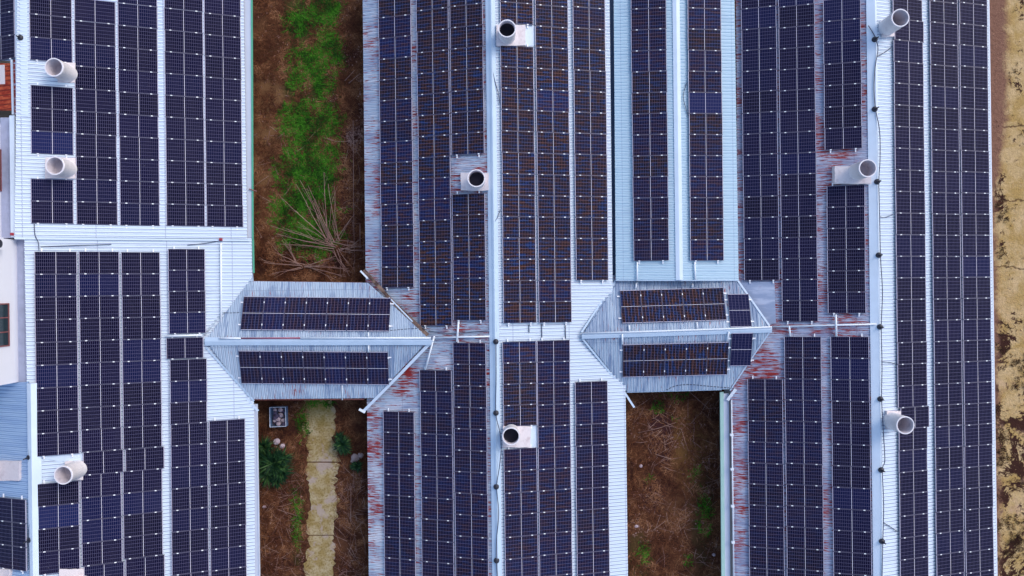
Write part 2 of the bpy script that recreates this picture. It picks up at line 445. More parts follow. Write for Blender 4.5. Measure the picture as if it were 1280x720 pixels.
run(PBR, 628.3, 669.5, 273, -23, 29.8, 2, br % 'above', GB, S, ends=(False, True))
run(PBR, 628.0, 669.5, 273, 57.4, 404, 13, br % 'above', GB, S)
run(PBR, 628.8, 671.0, 480, 426.7, 532.6, 4, br % 'below', GB, S * 0.8)
run(PBR, 630.5, 672.0, 640, 560.6, 725, 6, br % 'below', GB, S * 0.5)
run(PBR, 672.1, 713.2, 273, -19.2, 403.4, 16, 'x', GB, S, 0.15, True)
run(PBR, 673.4, 714.6, 627, 425.4, 746, 12, 'x', GB, S * 0.5, 0.12, True)
run(PBR, 719.1, 759.7, 273, -16.6, 350.5, 14, 'x', GB, S * 0.8, 0.1, True)
run(PBR, 720.4, 761.3, 627, 476.8, 743, 10, 'x', GB, S * 0.3, 0.12, True)
# infill
run(PIL, 790.6, 835.0, 200, -15.9, 326, 13, 'pale infill roof, left column', GI, S * 0.5, 0.05, ends=(False, True))
run(PIR, 861.8, 903.6, 200, -16, 326, 13, 'pale infill roof, right column', GI, S * 0.6, 0.18, ends=(False, True), blues=(5,))
# right shed
def C(c, h): return "right shed's left slope, %s column %s junction" % (c, h)
run(PCL, 928.5, 972.5, 190, -17, 350.5, 14, C('outer', 'above'), GC, 0, 0.3, ends=(False, True))
run(PCL, 935.5, 979.6, 600, 473.7, 737.7, 10, C('outer', 'below'), GC, 0.2, 0.1, ends=(True, False))
run(PCL, 975.0, 1020.2, 190, -19.5, 402, 16, C('middle', 'above'), GC, 0, 0.12, ends=(False, True))
run(PCL, 981.8, 1028.2, 560, 420.7, 739, 12, C('middle', 'below'), GC, 0.15, 0.1, ends=(True, False))
run(PCL, 1029.7, 1076.8, 93, -1.9, 186.5, 7, C('ridge', 'above'), GC, ends=(False, True))
run(PCL, 1034, 1081.8, 312, 231.7, 391.8, 6, C('ridge', 'above'), GC)
run(PCL, 1040.2, 1088.4, 590, 420.7, 745, 12, C('ridge', 'below'), GC, 0, 0.2, ends=(True, False))
run(PCR, 1116.2, 1152.9, 10, -2, 25, 1, 'x', GC, 0, 0.05, True, (False, False))
run(PCR, 1118.6, 1155.0, 38, 25, 51.2, 1, 'x', GC, 0, 0.05, True, (False, False))
run(PCR, 1119.9, 1156.7, 273, 51.2, 508.6, 17, 'x', GC, 0, 0.05, True, (False, False))
run(PCR, 1126.0, 1161.6, 522, 508.6, 535, 1, 'x', GC, 0, 0.05, True, (False, False))
run(PCR, 1124.4, 1160, 627, 535, 725, 7, 'x', GC, 0, 0.05, True, (False, False))
run(PCR, 1166.6, 1201.4, 360, -24, 744.5, 29, 'x', GC, 0, 0.1, True, (False, False))
run(PCR, 1203.4, 1238.3, 360, -21.6, 740.7, 29, 'x', GC, 0, 0.1, True, (False, False))

def link_run(plane, x0, x1, y0, y1, n, slope_img, where, group, streak, blue=0.1, sgn=1):
    """panels standing upright on the link roofs: long side runs down the slope"""
    xc, yc = (x0 + x1) / 2, (y0 + y1) / 2
    pc = plane.at(xc, yc); p0, p1 = plane.at(x0, yc), plane.at(x1, yc); q0, q1 = plane.at(xc, y0), plane.at(xc, y1)
    wx = (p1 - p0).length; ly = (q0 - q1).length
    yaw = -(slope_img + TH)
    tilt = math.atan(-plane.c)
    base = Matrix.Translation(pc) @ Matrix.Rotation(tilt, 4, 'X') @ Matrix.Rotation(yaw, 4, 'Z') @ Matrix.Rotation(R(90), 4, 'Z')
    # after the quarter turn local +y points to -X: panel rows are counted from the left
    pitch = wx / n
    for i in range(n):
        off = wx / 2 - pitch * (i + 0.5)
        m4 = base @ Matrix.Translation((0, off, 0)) @ Matrix.Rotation(random.uniform(-0.003, 0.003), 4, 'Z') @ Matrix.Diagonal((ly / PL, pitch / PP, 1, 1))
        rails = set()
        if i == 0: rails.add(1)
        if i == n - 1: rails.add(-1)
        if n == 1: lab = where
        else: lab = 'dark solar panel on %s, %s from left' % (where, ORD[i])
        put_panel(m4, lab, group, tint(blue, streak * random.uniform(0.5, 1)), rails, False)
GL1 = 'solar panels on the left link roof'; GL2 = 'solar panels on the right link roof'
link_run(PABU, 302.3, 487.6, 371.3, 413.0, 7, 0.011, 'left link roof, upper row', GL1, 0.35)
link_run(PABD, 299.8, 485.6, 439.5, 480.4, 7, 0.010, 'left link roof, lower row', GL1, 0.3, 0.3)
link_run(PBCU, 775.8, 906.5, 361.0, 402.0, 5, -0.030, 'right link roof, upper row', GL2, 0.9, 0.03)
link_run(PBCD, 778.5, 910.0, 429.4, 470.2, 5, -0.025, 'right link roof, lower row', GL2, 0.8, 0.03)
link_run(PBCU, 911.0, 937.9, 367.3, 408.3, 1, -0.01, 'dark blue single solar panel set apart right of the upper row, right link roof', GL2, 0.0, 1.0)
link_run(PBCD, 913.6, 940.0, 416.5, 457.5, 1, -0.01, 'dark blue single solar panel set apart right of the lower row, right link roof', GL2, 0.0, 1.0)

st = to_mesh('solar_panels', stuffV, stuffF, [M['frame'], M['cell_attr'], M['clamp'], M['frame_end']], None, stuffM)
ul = st.data.uv_layers.new(name='UVMap')
ul.data.foreach_set('uv', [x for uv in stuffUV for x in uv])
ca = st.data.color_attributes.new('tint', 'FLOAT_COLOR', 'CORNER')
ca.data.foreach_set('color', [x for c in stuffC for x in c])
tag(st, "remaining dark solar panels: middle shed's outer columns and right shed's right slope", 'solar panels', kind='stuff')

# ------------------------------------------------------------------ roofs
PROF = ((0.0, 0.0), (0.10, 0.034), (0.24, 0.034), (0.34, 0.0))
def roof_sheet(name, poly_px, plane, axis, mat, parent, lift=0.0):
    """corrugated sheet: ribs run down the slope along axis, clipped to a convex polygon"""
    pl = plane.off(RO - lift)
    P = [pl.at(x, y) for x, y in poly_px]
    ia, it = (0, 1) if axis == 'X' else (1, 0)
    t0, t1 = min(p[it] for p in P), max(p[it] for p in P)
    ts = set()
    k = math.floor(t0 / PITCH)
    while k * PITCH < t1:
        for f, h in PROF:
            tt = (k + f) * PITCH
            if t0 < tt < t1: ts.add((tt, h))
        k += 1
    for p in P: ts.add((p[it], 0.0))
    ts = sorted(ts); V = []; Fs = []
    for tt, h in ts:
        xs = []
        for i in range(len(P)):
            a, b = P[i], P[(i + 1) % len(P)]
            if abs(a[it] - b[it]) < 1e-9:
                if abs(a[it] - tt) < 1e-9: xs += [a[ia], b[ia]]
                continue
            u = (tt - a[it]) / (b[it] - a[it])
            if -1e-9 <= u <= 1 + 1e-9: xs.append(a[ia] + u * (b[ia] - a[ia]))
        lo, hi = min(xs), max(xs)
        for s_ in (lo, hi):
            X, Y = (s_, tt) if axis == 'X' else (tt, s_)
            V.append((X, Y, pl.z(X, Y) + h))
    n = len(ts)
    for i in range(n - 1):
        f = (2 * i, 2 * i + 1, 2 * i + 3, 2 * i + 2)
        Fs.append(f if axis == 'X' and False else f)
    # sheet thickness: a lower skin, closed at the ends
    base = len(V); V += [(v[0], v[1], v[2] - 0.012) for v in V]
    for i in range(n - 1):
        Fs.append((base + 2 * i + 2, base + 2 * i + 3, base + 2 * i + 1, base + 2 * i))
        Fs.append((2 * i, 2 * i + 2, base + 2 * i + 2, base + 2 * i)); Fs.append((2 * i + 3, 2 * i + 1, base + 2 * i + 1, base + 2 * i + 3))
    o = to_mesh(name, V, Fs, mat, parent)
    return o

def strip(name, px_pts, plane, w, mat, parent, lift=0.05, th=0.02):
    b = MB(); P = [plane.off(RO).at(x, y, 0) + Vector((0, 0, lift)) for x, y in px_pts]
    for p0, p1 in zip(P[:-1], P[1:]): b.bar(p0, p1, w, th)
    return b.build(name, mat, parent)

def cap(name, x_ax, Y0, Y1, planeL, planeR, wl, wr, mat, parent, lift=0.055):
    """folded ridge cap lying on both slopes; x_ax is the ridge's world X"""
    b = MB(); zr = H - planeL.D(x_ax) - RO + lift + 0.02
    th = 0.015
    for side, pl, w in ((-1, planeL, wl), (1, planeR, wr)):
        xe = x_ax + side * w; ze = H - pl.D(xe) - RO + lift
        T = [(x_ax, Y0, zr), (xe, Y0, ze), (xe, Y1, ze), (x_ax, Y1, zr)]
        if side > 0: T = T[::-1]
        b.prism(T, th)
    return b.build(name, mat, parent)

def wall_box(name, x0, x1, y0, y1, z1, parent, mat='wall'):
    b = MB(); b.box(x0, x1, y0, y1, 0.0, z1); return b.build(name, M[mat], parent)

YT, YB = 18.6, -18.6
# ---- left shed
shA = empty('metal_shed', (-19, 0, 0)); tag(shA, 'long left shed with white ribbed roof full of solar panels', 'shed')
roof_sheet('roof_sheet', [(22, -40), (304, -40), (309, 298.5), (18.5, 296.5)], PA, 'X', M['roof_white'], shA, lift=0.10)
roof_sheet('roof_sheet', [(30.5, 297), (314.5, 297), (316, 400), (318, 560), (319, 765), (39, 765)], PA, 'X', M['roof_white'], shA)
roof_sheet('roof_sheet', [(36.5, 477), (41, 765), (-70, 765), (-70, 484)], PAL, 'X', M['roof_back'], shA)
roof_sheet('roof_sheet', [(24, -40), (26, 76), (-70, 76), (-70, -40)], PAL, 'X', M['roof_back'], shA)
yA = PA.at(40, 479).y
cap('ridge_cap', -24.02, PA.at(40, 765).y, yA, PAL, PA, 0.26, 0.27, M['flash'], shA)
cap('ridge_cap', -24.42, PA.at(40, 146).y, PA.at(40, -40).y, PAL, PA, 0.28, 0.34, M['flash'], shA, lift=0.13)
# step between the two roof levels
strip('step_flashing', [(20, 298.0), (312, 300.5)], PA, 0.10, M['flash'], shA, lift=0.11, th=0.10)
# box gutter with a green lip
def gutter(x0t, x1t, yt, x0b, x1b, yb, plane, parent, mat_floor, mat_lip, lipw=0.06, drop=0.06):
    P = [plane.off(RO + drop).at(*q) for q in ((x0t, yt), (x1t, yt), (x1b, yb), (x0b, yb))]
    zc = (P[0].z + P[2].z) / 2
    for p in P: p.z = zc
    b = MB(); b.prism(P[::-1], 0.06); g = b.build('gutter', mat_floor, parent)
    b = MB(); s_ = 1 if x1t > x0t else -1
    e0, e1 = P[1], P[2]
    b.bar(e0 + Vector((0, 0, 0.05)), e1 + Vector((0, 0, 0.05)), lipw, 0.13); l = b.build('gutter_lip', mat_lip, parent)
    return g
gutter(304, 315.3, -40, 309, 316.4, 299, PA, shA, M['gutter'], M['green'])
gutter(314.6, 316.3, 299, 315.5, 317.2, 341, PA, shA, M['gutter'], M['green'])
gutter(315.3, 321.5, 505, 318.5, 325.5, 765, PA, shA, M['gutter'], M['gutter'], 0.04)
wall_box('wall', -15.5, -15.25, YB, YT, 2.25, shA)
wall_box('wall', -27.5, -27.25, YB, YT, 4.6, shA)
# red rusty sheet with a pale rooflight on the back slope
rs = MB(); pl = PAL.off(RO - 0.05)
rs.prism([pl.at(-40, 79), pl.at(-40, 138), pl.at(14.5, 138), pl.at(13.2, 79)], 0.03)
t = NT('red_rusty_sheet'); p = t.pos(); nz = t.noise(p, 1.0, 6, 0.7, 0.2, (2.0, 7.0, 1))
rc = t.mix(t.ramp(nz, 0.38, 0.62), (0.26, 0.018, 0.010), (0.50, 0.10, 0.04)); fy_ = t.math('FRACT', t.math('DIVIDE', t.xyz(p)[1], 0.24)); rc = t.mix(t.math('MULTIPLY', t.math('GREATER_THAN', fy_, 0.72), 0.7), rc, (0.10, 0.012, 0.010)); t.base(rc); t.set(0.75, 0, 0.2); M['redrust'] = t.m
rso = rs.build('rusty_sheet', M['redrust'], shA)
b = MB(); pl2 = PAL.off(RO - 0.08)
b.prism([pl2.at(-20, 82), pl2.at(-20, 106), pl2.at(6.2, 105), pl2.at(5.6, 81)], 0.02); b.build('rooflight', M['concrete'], shA)
b = MB(); pl3 = PAL.off(RO - 0.10)
b.prism([pl3.at(13.0, 74), pl3.at(14.8, 143), pl3.at(17.0, 143), pl3.at(15.4, 74)], 0.05); b.build('edge_flashing', M['flash'], shA)
b = MB(); pl4 = PAL.off(RO - 0.02)
b.prism([pl4.at(15.6, 74), pl4.at(17.2, 143), pl4.at(21.0, 143), pl4.at(19.4, 74)], 0.03); b.build('edge_flashing', roof_mat('rusty_edge', (0.42, 0.46, 0.62), (0.36, 0.3, 0.42), rust=1.9, rib_shade=0.3), shA)

# ---- middle shed
shB = empty('metal_shed', (-1, 0, 0)); tag(shB, 'middle shed with rust streaked left roof slope and white right slope', 'shed')
XRB = -0.93
rpx = lambda y: 640 - 22 + TH * (y - 360)
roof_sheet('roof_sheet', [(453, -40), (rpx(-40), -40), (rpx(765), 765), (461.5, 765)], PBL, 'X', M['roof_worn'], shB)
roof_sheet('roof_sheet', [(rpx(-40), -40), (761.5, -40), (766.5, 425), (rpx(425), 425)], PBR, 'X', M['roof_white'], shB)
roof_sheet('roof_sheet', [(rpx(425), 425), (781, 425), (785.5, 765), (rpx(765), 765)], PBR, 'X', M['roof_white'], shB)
cap('ridge_cap', XRB, YB, YT, PBL, PBR, 0.30, 0.22, M['flash_blue'], shB)
cap('ridge_cap', XRB, YB, YT, PBL, PBR, 0.10, 0.10, M['flash_blue'], shB, lift=0.085)
wall_box('wall', -7.5, -7.25, YB, YT, 1.75, shB); wall_box('wall', 5.75, 6.0, YB, -3.2, 1.7, shB); wall_box('wall', 4.9, 5.1, -3.2, YT, 1.65, shB)
# gutter between the middle shed and the infill roof
b = MB(); b.box(4.9, 5.95, -0.2, YT, 1.72, 1.78); b.build('valley_gutter', M['darkmetal'], shB)

# ---- infill
shI = empty('metal_shed', (9, 9, 0)); tag(shI, 'infill shed roof of pale blue sheets between the two larger sheds', 'shed')
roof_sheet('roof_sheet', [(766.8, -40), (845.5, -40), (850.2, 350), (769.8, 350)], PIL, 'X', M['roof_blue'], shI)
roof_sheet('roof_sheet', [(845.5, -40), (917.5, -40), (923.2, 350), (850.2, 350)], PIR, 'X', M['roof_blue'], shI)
xI = PIL.at(847.6, 155).x
cap('ridge_cap', xI, PIL.at(848, 350).y, YT, PIL, PIR, 0.20, 0.20, M['flash'], shI)
strip('edge_trim', [(769.5, 350.6), (923.2, 350.6)], PIL, 0.05, M['flash_blue'], shI, lift=0.0, th=0.10)
wall_box('wall', 6.3, 11.9, 1.0, 1.2, 1.9, shI)

# ---- right shed
shC = empty('metal_shed', (19, 0, 0)); tag(shC, 'right shed with purple grey rusty left slope and white ridge strip', 'shed')
XRC = 19.36
cpx = lambda y: 640 + 457.5 + TH * (y - 360)
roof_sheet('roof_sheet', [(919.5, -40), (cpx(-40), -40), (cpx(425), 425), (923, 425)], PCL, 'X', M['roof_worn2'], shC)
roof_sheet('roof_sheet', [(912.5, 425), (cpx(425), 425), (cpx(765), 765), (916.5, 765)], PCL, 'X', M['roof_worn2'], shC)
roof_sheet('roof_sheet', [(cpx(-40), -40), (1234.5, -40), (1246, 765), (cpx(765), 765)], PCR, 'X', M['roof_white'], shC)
cap('ridge_cap', XRC, YB, YT, PCL, PCR, 0.40, 0.10, M['flash'], shC)
b = MB(); pl = PCR.off(RO + 0.02)
b.prism([pl.at(1234.8, -40), pl.at(1246.2, 765), pl.at(1247.6, 765), pl.at(1236.2, -40)][::-1], 0.10); b.build('gutter', M['gutter'], shC)
wall_box('wall', 12.3, 12.55, YB, YT, 1.7, shC); wall_box('wall', 26.6, 26.85, YB, YT, 1.5, shC)
# wide eaves gutter of the lower half with pale green lip
P4 = [PCL.off(RO + 0.10).at(*q) for q in ((904.5, 492), (911.6, 492), (913.6, 765), (906.5, 765))]
for p in P4: p.z = P4[0].z
b = MB(); b.prism(P4[::-1], 0.06); b.build('gutter', M['gutter'], shC)
P4 = [PCL.off(RO + 0.08).at(*q) for q in ((900.0, 490), (904.6, 490), (906.6, 765), (902.0, 765))]
for p in P4: p.z = P4[0].z + 0.02
b = MB(); b.prism(P4[::-1], 0.10); b.build('gutter_lip', M['palegreen'], shC)
# smooth worn sheets by the junction
for poly, m in (([(925, 353), (968, 352), (970, 404), (961, 405)], 'roof_smooth'),):
    t = NT('smooth_worn_sheet'); p = t.pos(); nz = t.noise(p, 1.0, 5, 0.6, 0.3, (0.6, 2.6, 1)); n2 = t.noise(p, 1.0, 6, 0.7, 0.2, (1.2, 9, 1), (3, 1, 0))
    col = t.mix(t.ramp(nz, 0.42, 0.62), (0.30, 0.36, 0.50), (0.48, 0.53, 0.66)); t.base(t.mix(t.ramp(n2, 0.63, 0.70), col, (0.36, 0.05, 0.04))); t.set(0.5, 0, 0.35)
    b = MB(); b.prism([PCL.off(RO - 0.045).at(*q) for q in poly][::-1], 0.01); b.build('patch_sheet', t.m, shC)

# ---- link roofs
lk1 = empty('link_roof', (-10.5, -2.7, 0)); tag(lk1, 'weathered gabled link roof joining left and middle sheds', 'link roof')
LU = 0.05
roof_sheet('roof_sheet', [(257, 425.5), (311, 351.5), (460, 353.5), (537, 423.5)], PABU, 'Y', M['roof_link'], lk1, LU)
roof_sheet('roof_sheet', [(257, 425.5), (537, 423.5), (468, 497.5), (312, 499)], PABD, 'Y', M['roof_link'], lk1, LU)
roof_sheet('roof_sheet', [(305.5, 352), (316.5, 340), (317, 352)], PABU, 'Y', M['roof_link'], lk1, LU)
def link_cap(pts, plane, mat, parent, w, lift=0.10):
    P = [plane.off(RO).at(*q) for q in pts]; b = MB()
    (p0, p1) = P; z0, z1 = p0.z + lift, p1.z + lift
    for s_ in (-1, 1):
        T = [Vector((p0.x, p0.y, z0 + 0.03)), Vector((p1.x, p1.y, z1 + 0.03)), Vector((p1.x, p1.y + s_ * w, z1 + 0.03 - w * 0.25)), Vector((p0.x, p0.y + s_ * w, z0 + 0.03 - w * 0.25))]
        b.prism(T if s_ > 0 else T[::-1], 0.015)
    return b.build('ridge_cap', mat, parent)
link_cap(((257, 426.6), (539, 426)), PABU, M['flash_blue'], lk1, 0.22)
def valley(pts, plane, mat, parent, w, lift=0.07): return strip('valley_flashing', pts, plane, w, mat, parent, lift)
valley([(256, 419), (280, 388)], PABU, M['flash_old'], lk1, 0.12)
valley([(279, 383), (316, 337)], PABU, M['flash'], lk1, 0.15, 0.09)
valley([(281, 381), (303, 353)], PABU, M['black'], lk1, 0.05, 0.05)
valley([(258, 434), (300, 481), (318, 501)], PABD, M['flash_blue'], lk1, 0.10)
valley([(309, 497), (323.5, 513.5)], PABD, M['flash'], lk1, 0.14, 0.12)
t = NT('rusty_valley_gutter'); p = t.pos(); nz = t.noise(p, 2.0, 6, 0.7)
t.base(t.mix(t.ramp(nz, 0.35, 0.65), (0.05, 0.03, 0.03), (0.26, 0.17, 0.13))); t.set(0.8, 0, 0.2); M['rustvalley'] = t.m
valley([(455, 337.5), (489, 375), (535, 419)], PABU, M['rustvalley'], lk1, 0.20, 0.08)
valley([(451, 338.5), (460, 348)], PABU, M['pipe'], lk1, 0.10, 0.10)
valley([(487, 372), (516, 402)], PABU, M['flash'], lk1, 0.07, 0.10)
valley([(541, 425.5), (497, 471), (455, 513.5)], PABD, M['flash'], lk1, 0.16, 0.09)
valley([(449.5, 511), (457, 515)], PABD, M['pipe'], lk1, 0.14, 0.12)
strip('barge_board', [(310, 499.6), (455, 499.0)], PABD, 0.06, simple('rusty_eave_edge', (0.18, 0.05, 0.045), 0.8, var=0.5, scale=4), lk1, 0.02, 0.08)
strip('barge_board', [(317, 351.6), (453, 353.4)], PABU, 0.05, simple('rusty_eave_edge', (0.20, 0.10, 0.10), 0.8, var=0.5, scale=4), lk1, 0.02, 0.06)
wall_box('wall', -14.6, -8.0, 0.0, 0.2, 1.6, lk1); wall_box('wall', -14.6, -8.0, -5.7, -5.5, 1.6, lk1)

lk2 = empty('link_roof', (8.9, -2.6, 0)); tag(lk2, 'weathered gabled link roof joining middle and right sheds', 'link roof')
roof_sheet('roof_sheet', [(728, 419.6), (767, 352), (766, 344), (920, 344), (922, 352), (963, 411.5)], PBCU, 'Y', M['roof_link'], lk2, LU)
roof_sheet('roof_sheet', [(728, 419.6), (963, 411.5), (911.5, 486.5), (784, 490)], PBCD, 'Y', M['roof_link'], lk2, LU)
link_cap(((727, 419.6), (964, 411.6)), PBCU, M['flash_blue'], lk2, 0.17)
valley([(727, 415), (769, 351)], PBCU, M['flash_blue'], lk2, 0.10)
valley([(731, 415), (770, 355)], PBCU, M['darkmetal'], lk2, 0.04, 0.06)
valley([(727, 422), (768, 473), (779, 487)], PBCD, M['flash_blue'], lk2, 0.10)
valley([(775, 482), (792.5, 509)], PBCD, M['flash'], lk2, 0.11, 0.11)
valley([(920.5, 349), (961, 407)], PBCU, M['flash'], lk2, 0.10, 0.10)
valley([(963, 413), (934, 455), (912, 488)], PBCD, M['flash_blue'], lk2, 0.07)
valley([(919, 486), (908.5, 500)], PBCD, M['pipe'], lk2, 0.17, 0.12)
strip('barge_board', [(783, 490.3), (902, 487.0)], PBCD, 0.05, M['flash_blue'], lk2, 0.02, 0.08)
wall_box('wall', 6.2, 11.8, -5.5, -5.3, 1.5, lk2)

# ------------------------------------------------------------------ conduits, cables
def conduit(pts, plane, label, r=0.045, lift=0.08, mat='pipe', name='conduit', cat='conduit', group=None, n=8, planes=None):
    b = MB(); P = []
    for i, q in enumerate(pts):
        pl = planes[i] if planes else plane
        P.append(pl.off(RO).at(*q) + Vector((0, 0, lift + r)))
    b.tube(P, r, n); o = b.build(name, M[mat], smooth=True)
    return tag(o, label, cat, group)
GCo = 'white conduits on the roofs'
conduit([(276, 422.6), (303, 422.6)], PABU, 'short white conduit left of the red pipe along left link ridge', lift=0.15, group=GCo)
conduit([(303, 422.4), (377, 422.2)], PABU, 'dark red pipe lying along the left link roof ridge', r=0.035, lift=0.15, mat='redpipe', cat='pipe')
conduit([(377, 422.4), (539, 422.2)], PABU, 'long white conduit along left link ridge, right of red pipe', lift=0.15, group=GCo)
conduit([(541, 422.0), (612, 420.3)], PBL, 'white conduit crossing middle shed left slope to its ridge', lift=0.10, group=GCo)
conduit([(277.3, 304), (277.6, 421)], PA, 'tall upright white conduit on left shed roof beside left link', r=0.05, lift=0.07, group=GCo)
conduit([(208, 420), (254, 418.6)], PA, 'white trunking between single offset panel and panels above, left shed', r=0.055, lift=0.1, group=GCo)
conduit([(543.2, 420), (532.3, 461.5)], PBL, 'leaning white conduit beside the tip of the left link roof', r=0.05, lift=0.12, group=GCo)
conduit([(573.5, 401.5), (571.4, 427)], PBL, 'short upright white conduit near middle shed ridge, above junction', r=0.055, lift=0.1, group=GCo)
conduit([(533, 413.5), (530, 421)], PBL, 'tiny white conduit stub at tip of left link roof', r=0.04, lift=0.12, group=GCo)
conduit([(461.2, 415.5), (461.3, 421)], PABU, 'tiny white conduit under upper panel row, left link roof', r=0.04, lift=0.12, group=GCo)
conduit([(461.4, 431.5), (461.4, 440)], PABD, 'white conduit stub above lower panel row, left link roof', r=0.045, lift=0.1, group=GCo)
conduit([(428, 481), (428.3, 499.5)], PABD, 'thin pale pipe below lower panel row, left link roof', r=0.03, lift=0.05, group=GCo)
conduit([(727, 416.5), (811, 414.2), (900, 411.2), (963, 408.4)], PBCU, 'long white conduit along right link roof ridge', lift=0.14, group=GCo)
conduit([(964, 408.3), (1043, 406.3), (1094, 405.0)], PCL, 'white conduit crossing right shed left slope to its ridge', lift=0.08, group=GCo)
conduit([(796.2, 327.5), (795.8, 351)], PIL, 'upright white conduit on infill roof below left panel column', r=0.05, lift=0.05, group=GCo)
conduit([(867.6, 327.5), (868.8, 351.5)], PIR, 'upright white conduit on infill roof below right panel column', r=0.05, lift=0.05, group=GCo)
conduit([(795.3, 353), (793.8, 360)], PBCU, 'tiny white stub above upper panel row, right link roof left end', r=0.05, lift=0.1, group=GCo)
conduit([(865, 355), (864.3, 359.5)], PBCU, 'tiny white stub above upper panel row, right link roof middle', r=0.05, lift=0.1, group=GCo)
conduit([(785.6, 406.5), (786, 413.5)], PBCU, 'tiny white conduit under upper panel row left end, right link', r=0.045, lift=0.12, group=GCo)
conduit([(870, 402.5), (871, 411)], PBCU, 'tiny white conduit under upper panel row right end, right link', r=0.045, lift=0.12, group=GCo)
conduit([(777, 417.5), (777.4, 430)], PBCD, 'white conduit stub above lower panel row left end, right link', r=0.05, lift=0.12, group=GCo)
conduit([(909.8, 414.5), (908, 425.5)], PBCD, 'slanting white conduit stub above lower panel row right end, right link', r=0.05, lift=0.12, group=GCo)
conduit([(985.2, 407.5), (986.6, 420.3)], PCL, 'short upright white conduit on right shed above lower middle column', r=0.05, lift=0.08, group=GCo)
conduit([(1042.7, 393), (1043.6, 420.3)], PCL, 'upright white conduit between upper and lower ridge columns, right shed', r=0.055, lift=0.12, group=GCo)
# eave pipe with brackets on right shed
ep = empty('eave_pipe', PCL.off(RO).at(914, 600) * 1.0); tag(ep, 'white pipe on brackets along right shed lower left eave', 'pipe')
b = MB(); b.tube([PCL.off(RO).at(913.6, 500) + Vector((0, 0, 0.11)), PCL.off(RO).at(917.0, 760) + Vector((0, 0, 0.11))], 0.035, 8); b.build('pipe', M['pipe'], ep, True)
for yy in (543, 586, 632, 677):
    q = PCL.off(RO).at(913.6 + (yy - 500) * 0.0131, yy); b = MB(); b.box(q.x - 0.10, q.x + 0.07, q.y - 0.06, q.y + 0.06, q.z + 0.01, q.z + 0.16); b.build('bracket', M['pipe'], ep)
# white blobs: small cable bits on middle shed right slope by junction
for i, (x, y0, y1) in enumerate(((661, 406, 415.5), (677, 405, 423), (706.5, 406, 423))):
    conduit([(x, y0), (x + 0.3, y1)], PBR, ('short', 'middle', 'rightmost')[i] + ' grey cable between upper and lower panels, middle shed right slope', r=0.025, lift=0.03, mat='cable', name='cable', cat='cable', group='short grey cables at the middle junction')

def cable(pts, planes, label, r=0.016, lift=0.05, group=None, wig=0.0, mat='cable'):
    P = []
    for i, q in enumerate(pts):
        pl = planes[i] if isinstance(planes, list) else planes
        P.append(pl.off(RO).at(*q) + Vector((0, 0, lift)))
    Q = []                                              # catmull-rom
    for i in range(len(P) - 1):
        p0, p1, p2, p3 = P[max(i - 1, 0)], P[i], P[i + 1], P[min(i + 2, len(P) - 1)]
        for k in range(6):
            u = k / 6; Q.append(0.5 * ((2 * p1) + (p2 - p0) * u + (2 * p0 - 5 * p1 + 4 * p2 - p3) * u * u + (3 * p1 - p0 - 3 * p2 + p3) * u ** 3))
    Q.append(P[-1]); b = MB(); b.tube(Q, r, 6); o = b.build('cable', M[mat], smooth=True)
    return tag(o, label, 'cable', group)
GK = 'lightning cables on the ridges'
cable([(1093, 50), (1096, 62), (1092.5, 85), (1091, 112), (1093, 137), (1098, 165), (1098.5, 200), (1097, 227), (1098, 270), (1099, 319), (1101.5, 365), (1100, 408), (1101, 455), (1100.5, 498), (1103, 545), (1104.5, 575), (1101.5, 587), (1103, 630), (1102, 676), (1101, 725)], PCL, 'long dark lightning cable running down right shed ridge', 0.024, 0.12, GK)
cable([(620, 427), (620.3, 470), (620, 516), (625, 540), (626.5, 560), (624, 585), (621, 608), (623.5, 640), (621, 672), (620.5, 700), (622.5, 725)], PBL, 'dark lightning cable down middle shed ridge, below junction', 0.022, 0.14, GK)
cable([(38, 478), (40, 500), (39, 540), (38, 571), (40.5, 600), (41, 630), (39.5, 650), (38, 674), (40, 725)], PA, 'dark lightning cable along left shed ridge in lower left corner', 0.020, 0.12, GK)
cable([(615, 78), (617, 95), (623, 118), (625, 130)], PBR, 'curved dark cable on middle shed ridge strip below top chimney', 0.020, 0.10)
cable([(625.5, 262), (622, 272), (618, 283), (618.5, 330), (620.5, 415)], PBR, 'dark cable with a kink on middle shed ridge above junction', 0.016, 0.10)
cable([(1094, 50), (1089, 41), (1084, 33)], PCL, 'short dark cable left of the topmost rod, right shed ridge', 0.022, 0.12)
cable([(1096, 71), (1105, 66), (1113, 60)], PCR, 'slanting dark cable crossing right shed ridge strip near the top', 0.022, 0.08)
cable([(1099, 271), (1105, 272), (1116, 268)], PCR, 'thin dark cable crossing right shed ridge strip, upper middle', 0.018, 0.08)
cable([(1101, 452), (1112, 453), (1121, 456)], PCR, 'thin dark cable crossing right shed ridge strip below junction', 0.018, 0.08)
cable([(1104, 653), (1112, 658), (1121, 664)], PCR, 'slanting dark cable crossing right shed ridge strip near the bottom', 0.022, 0.08)
cable([(858, 104), (854.5, 115), (854, 125), (857, 136), (860, 145)], PIR, 'curved grey cable beside right panel column on infill roof', 0.018, 0.08)
cable([(32, 186 - 36), (34, 190), (38, 223)], PA, 'thin dark cable beside lowest gap of left shed first column', 0.018, 0.06)
cable([(45, 280), (46, 294), (50, 303), (51, 313)], PA, 'short dark cable crossing the step in left shed roof', 0.022, 0.13)
cable([(52, 308.5), (80, 307.5), (110, 306.5), (140, 305.5)], PA, 'slack dark cable below the step of the left shed roof', 0.020, 0.06)
cable([(235, 306.5), (255, 304.5), (277, 301)], PA, 'slack dark cable reaching the red bracket on left shed step', 0.020, 0.06)
cable([(833, 487), (845, 482), (862, 480.5), (885, 482.5), (916, 485)], PBCD, 'grey cable lying along lower eave of the right link roof', 0.022, 0.06)
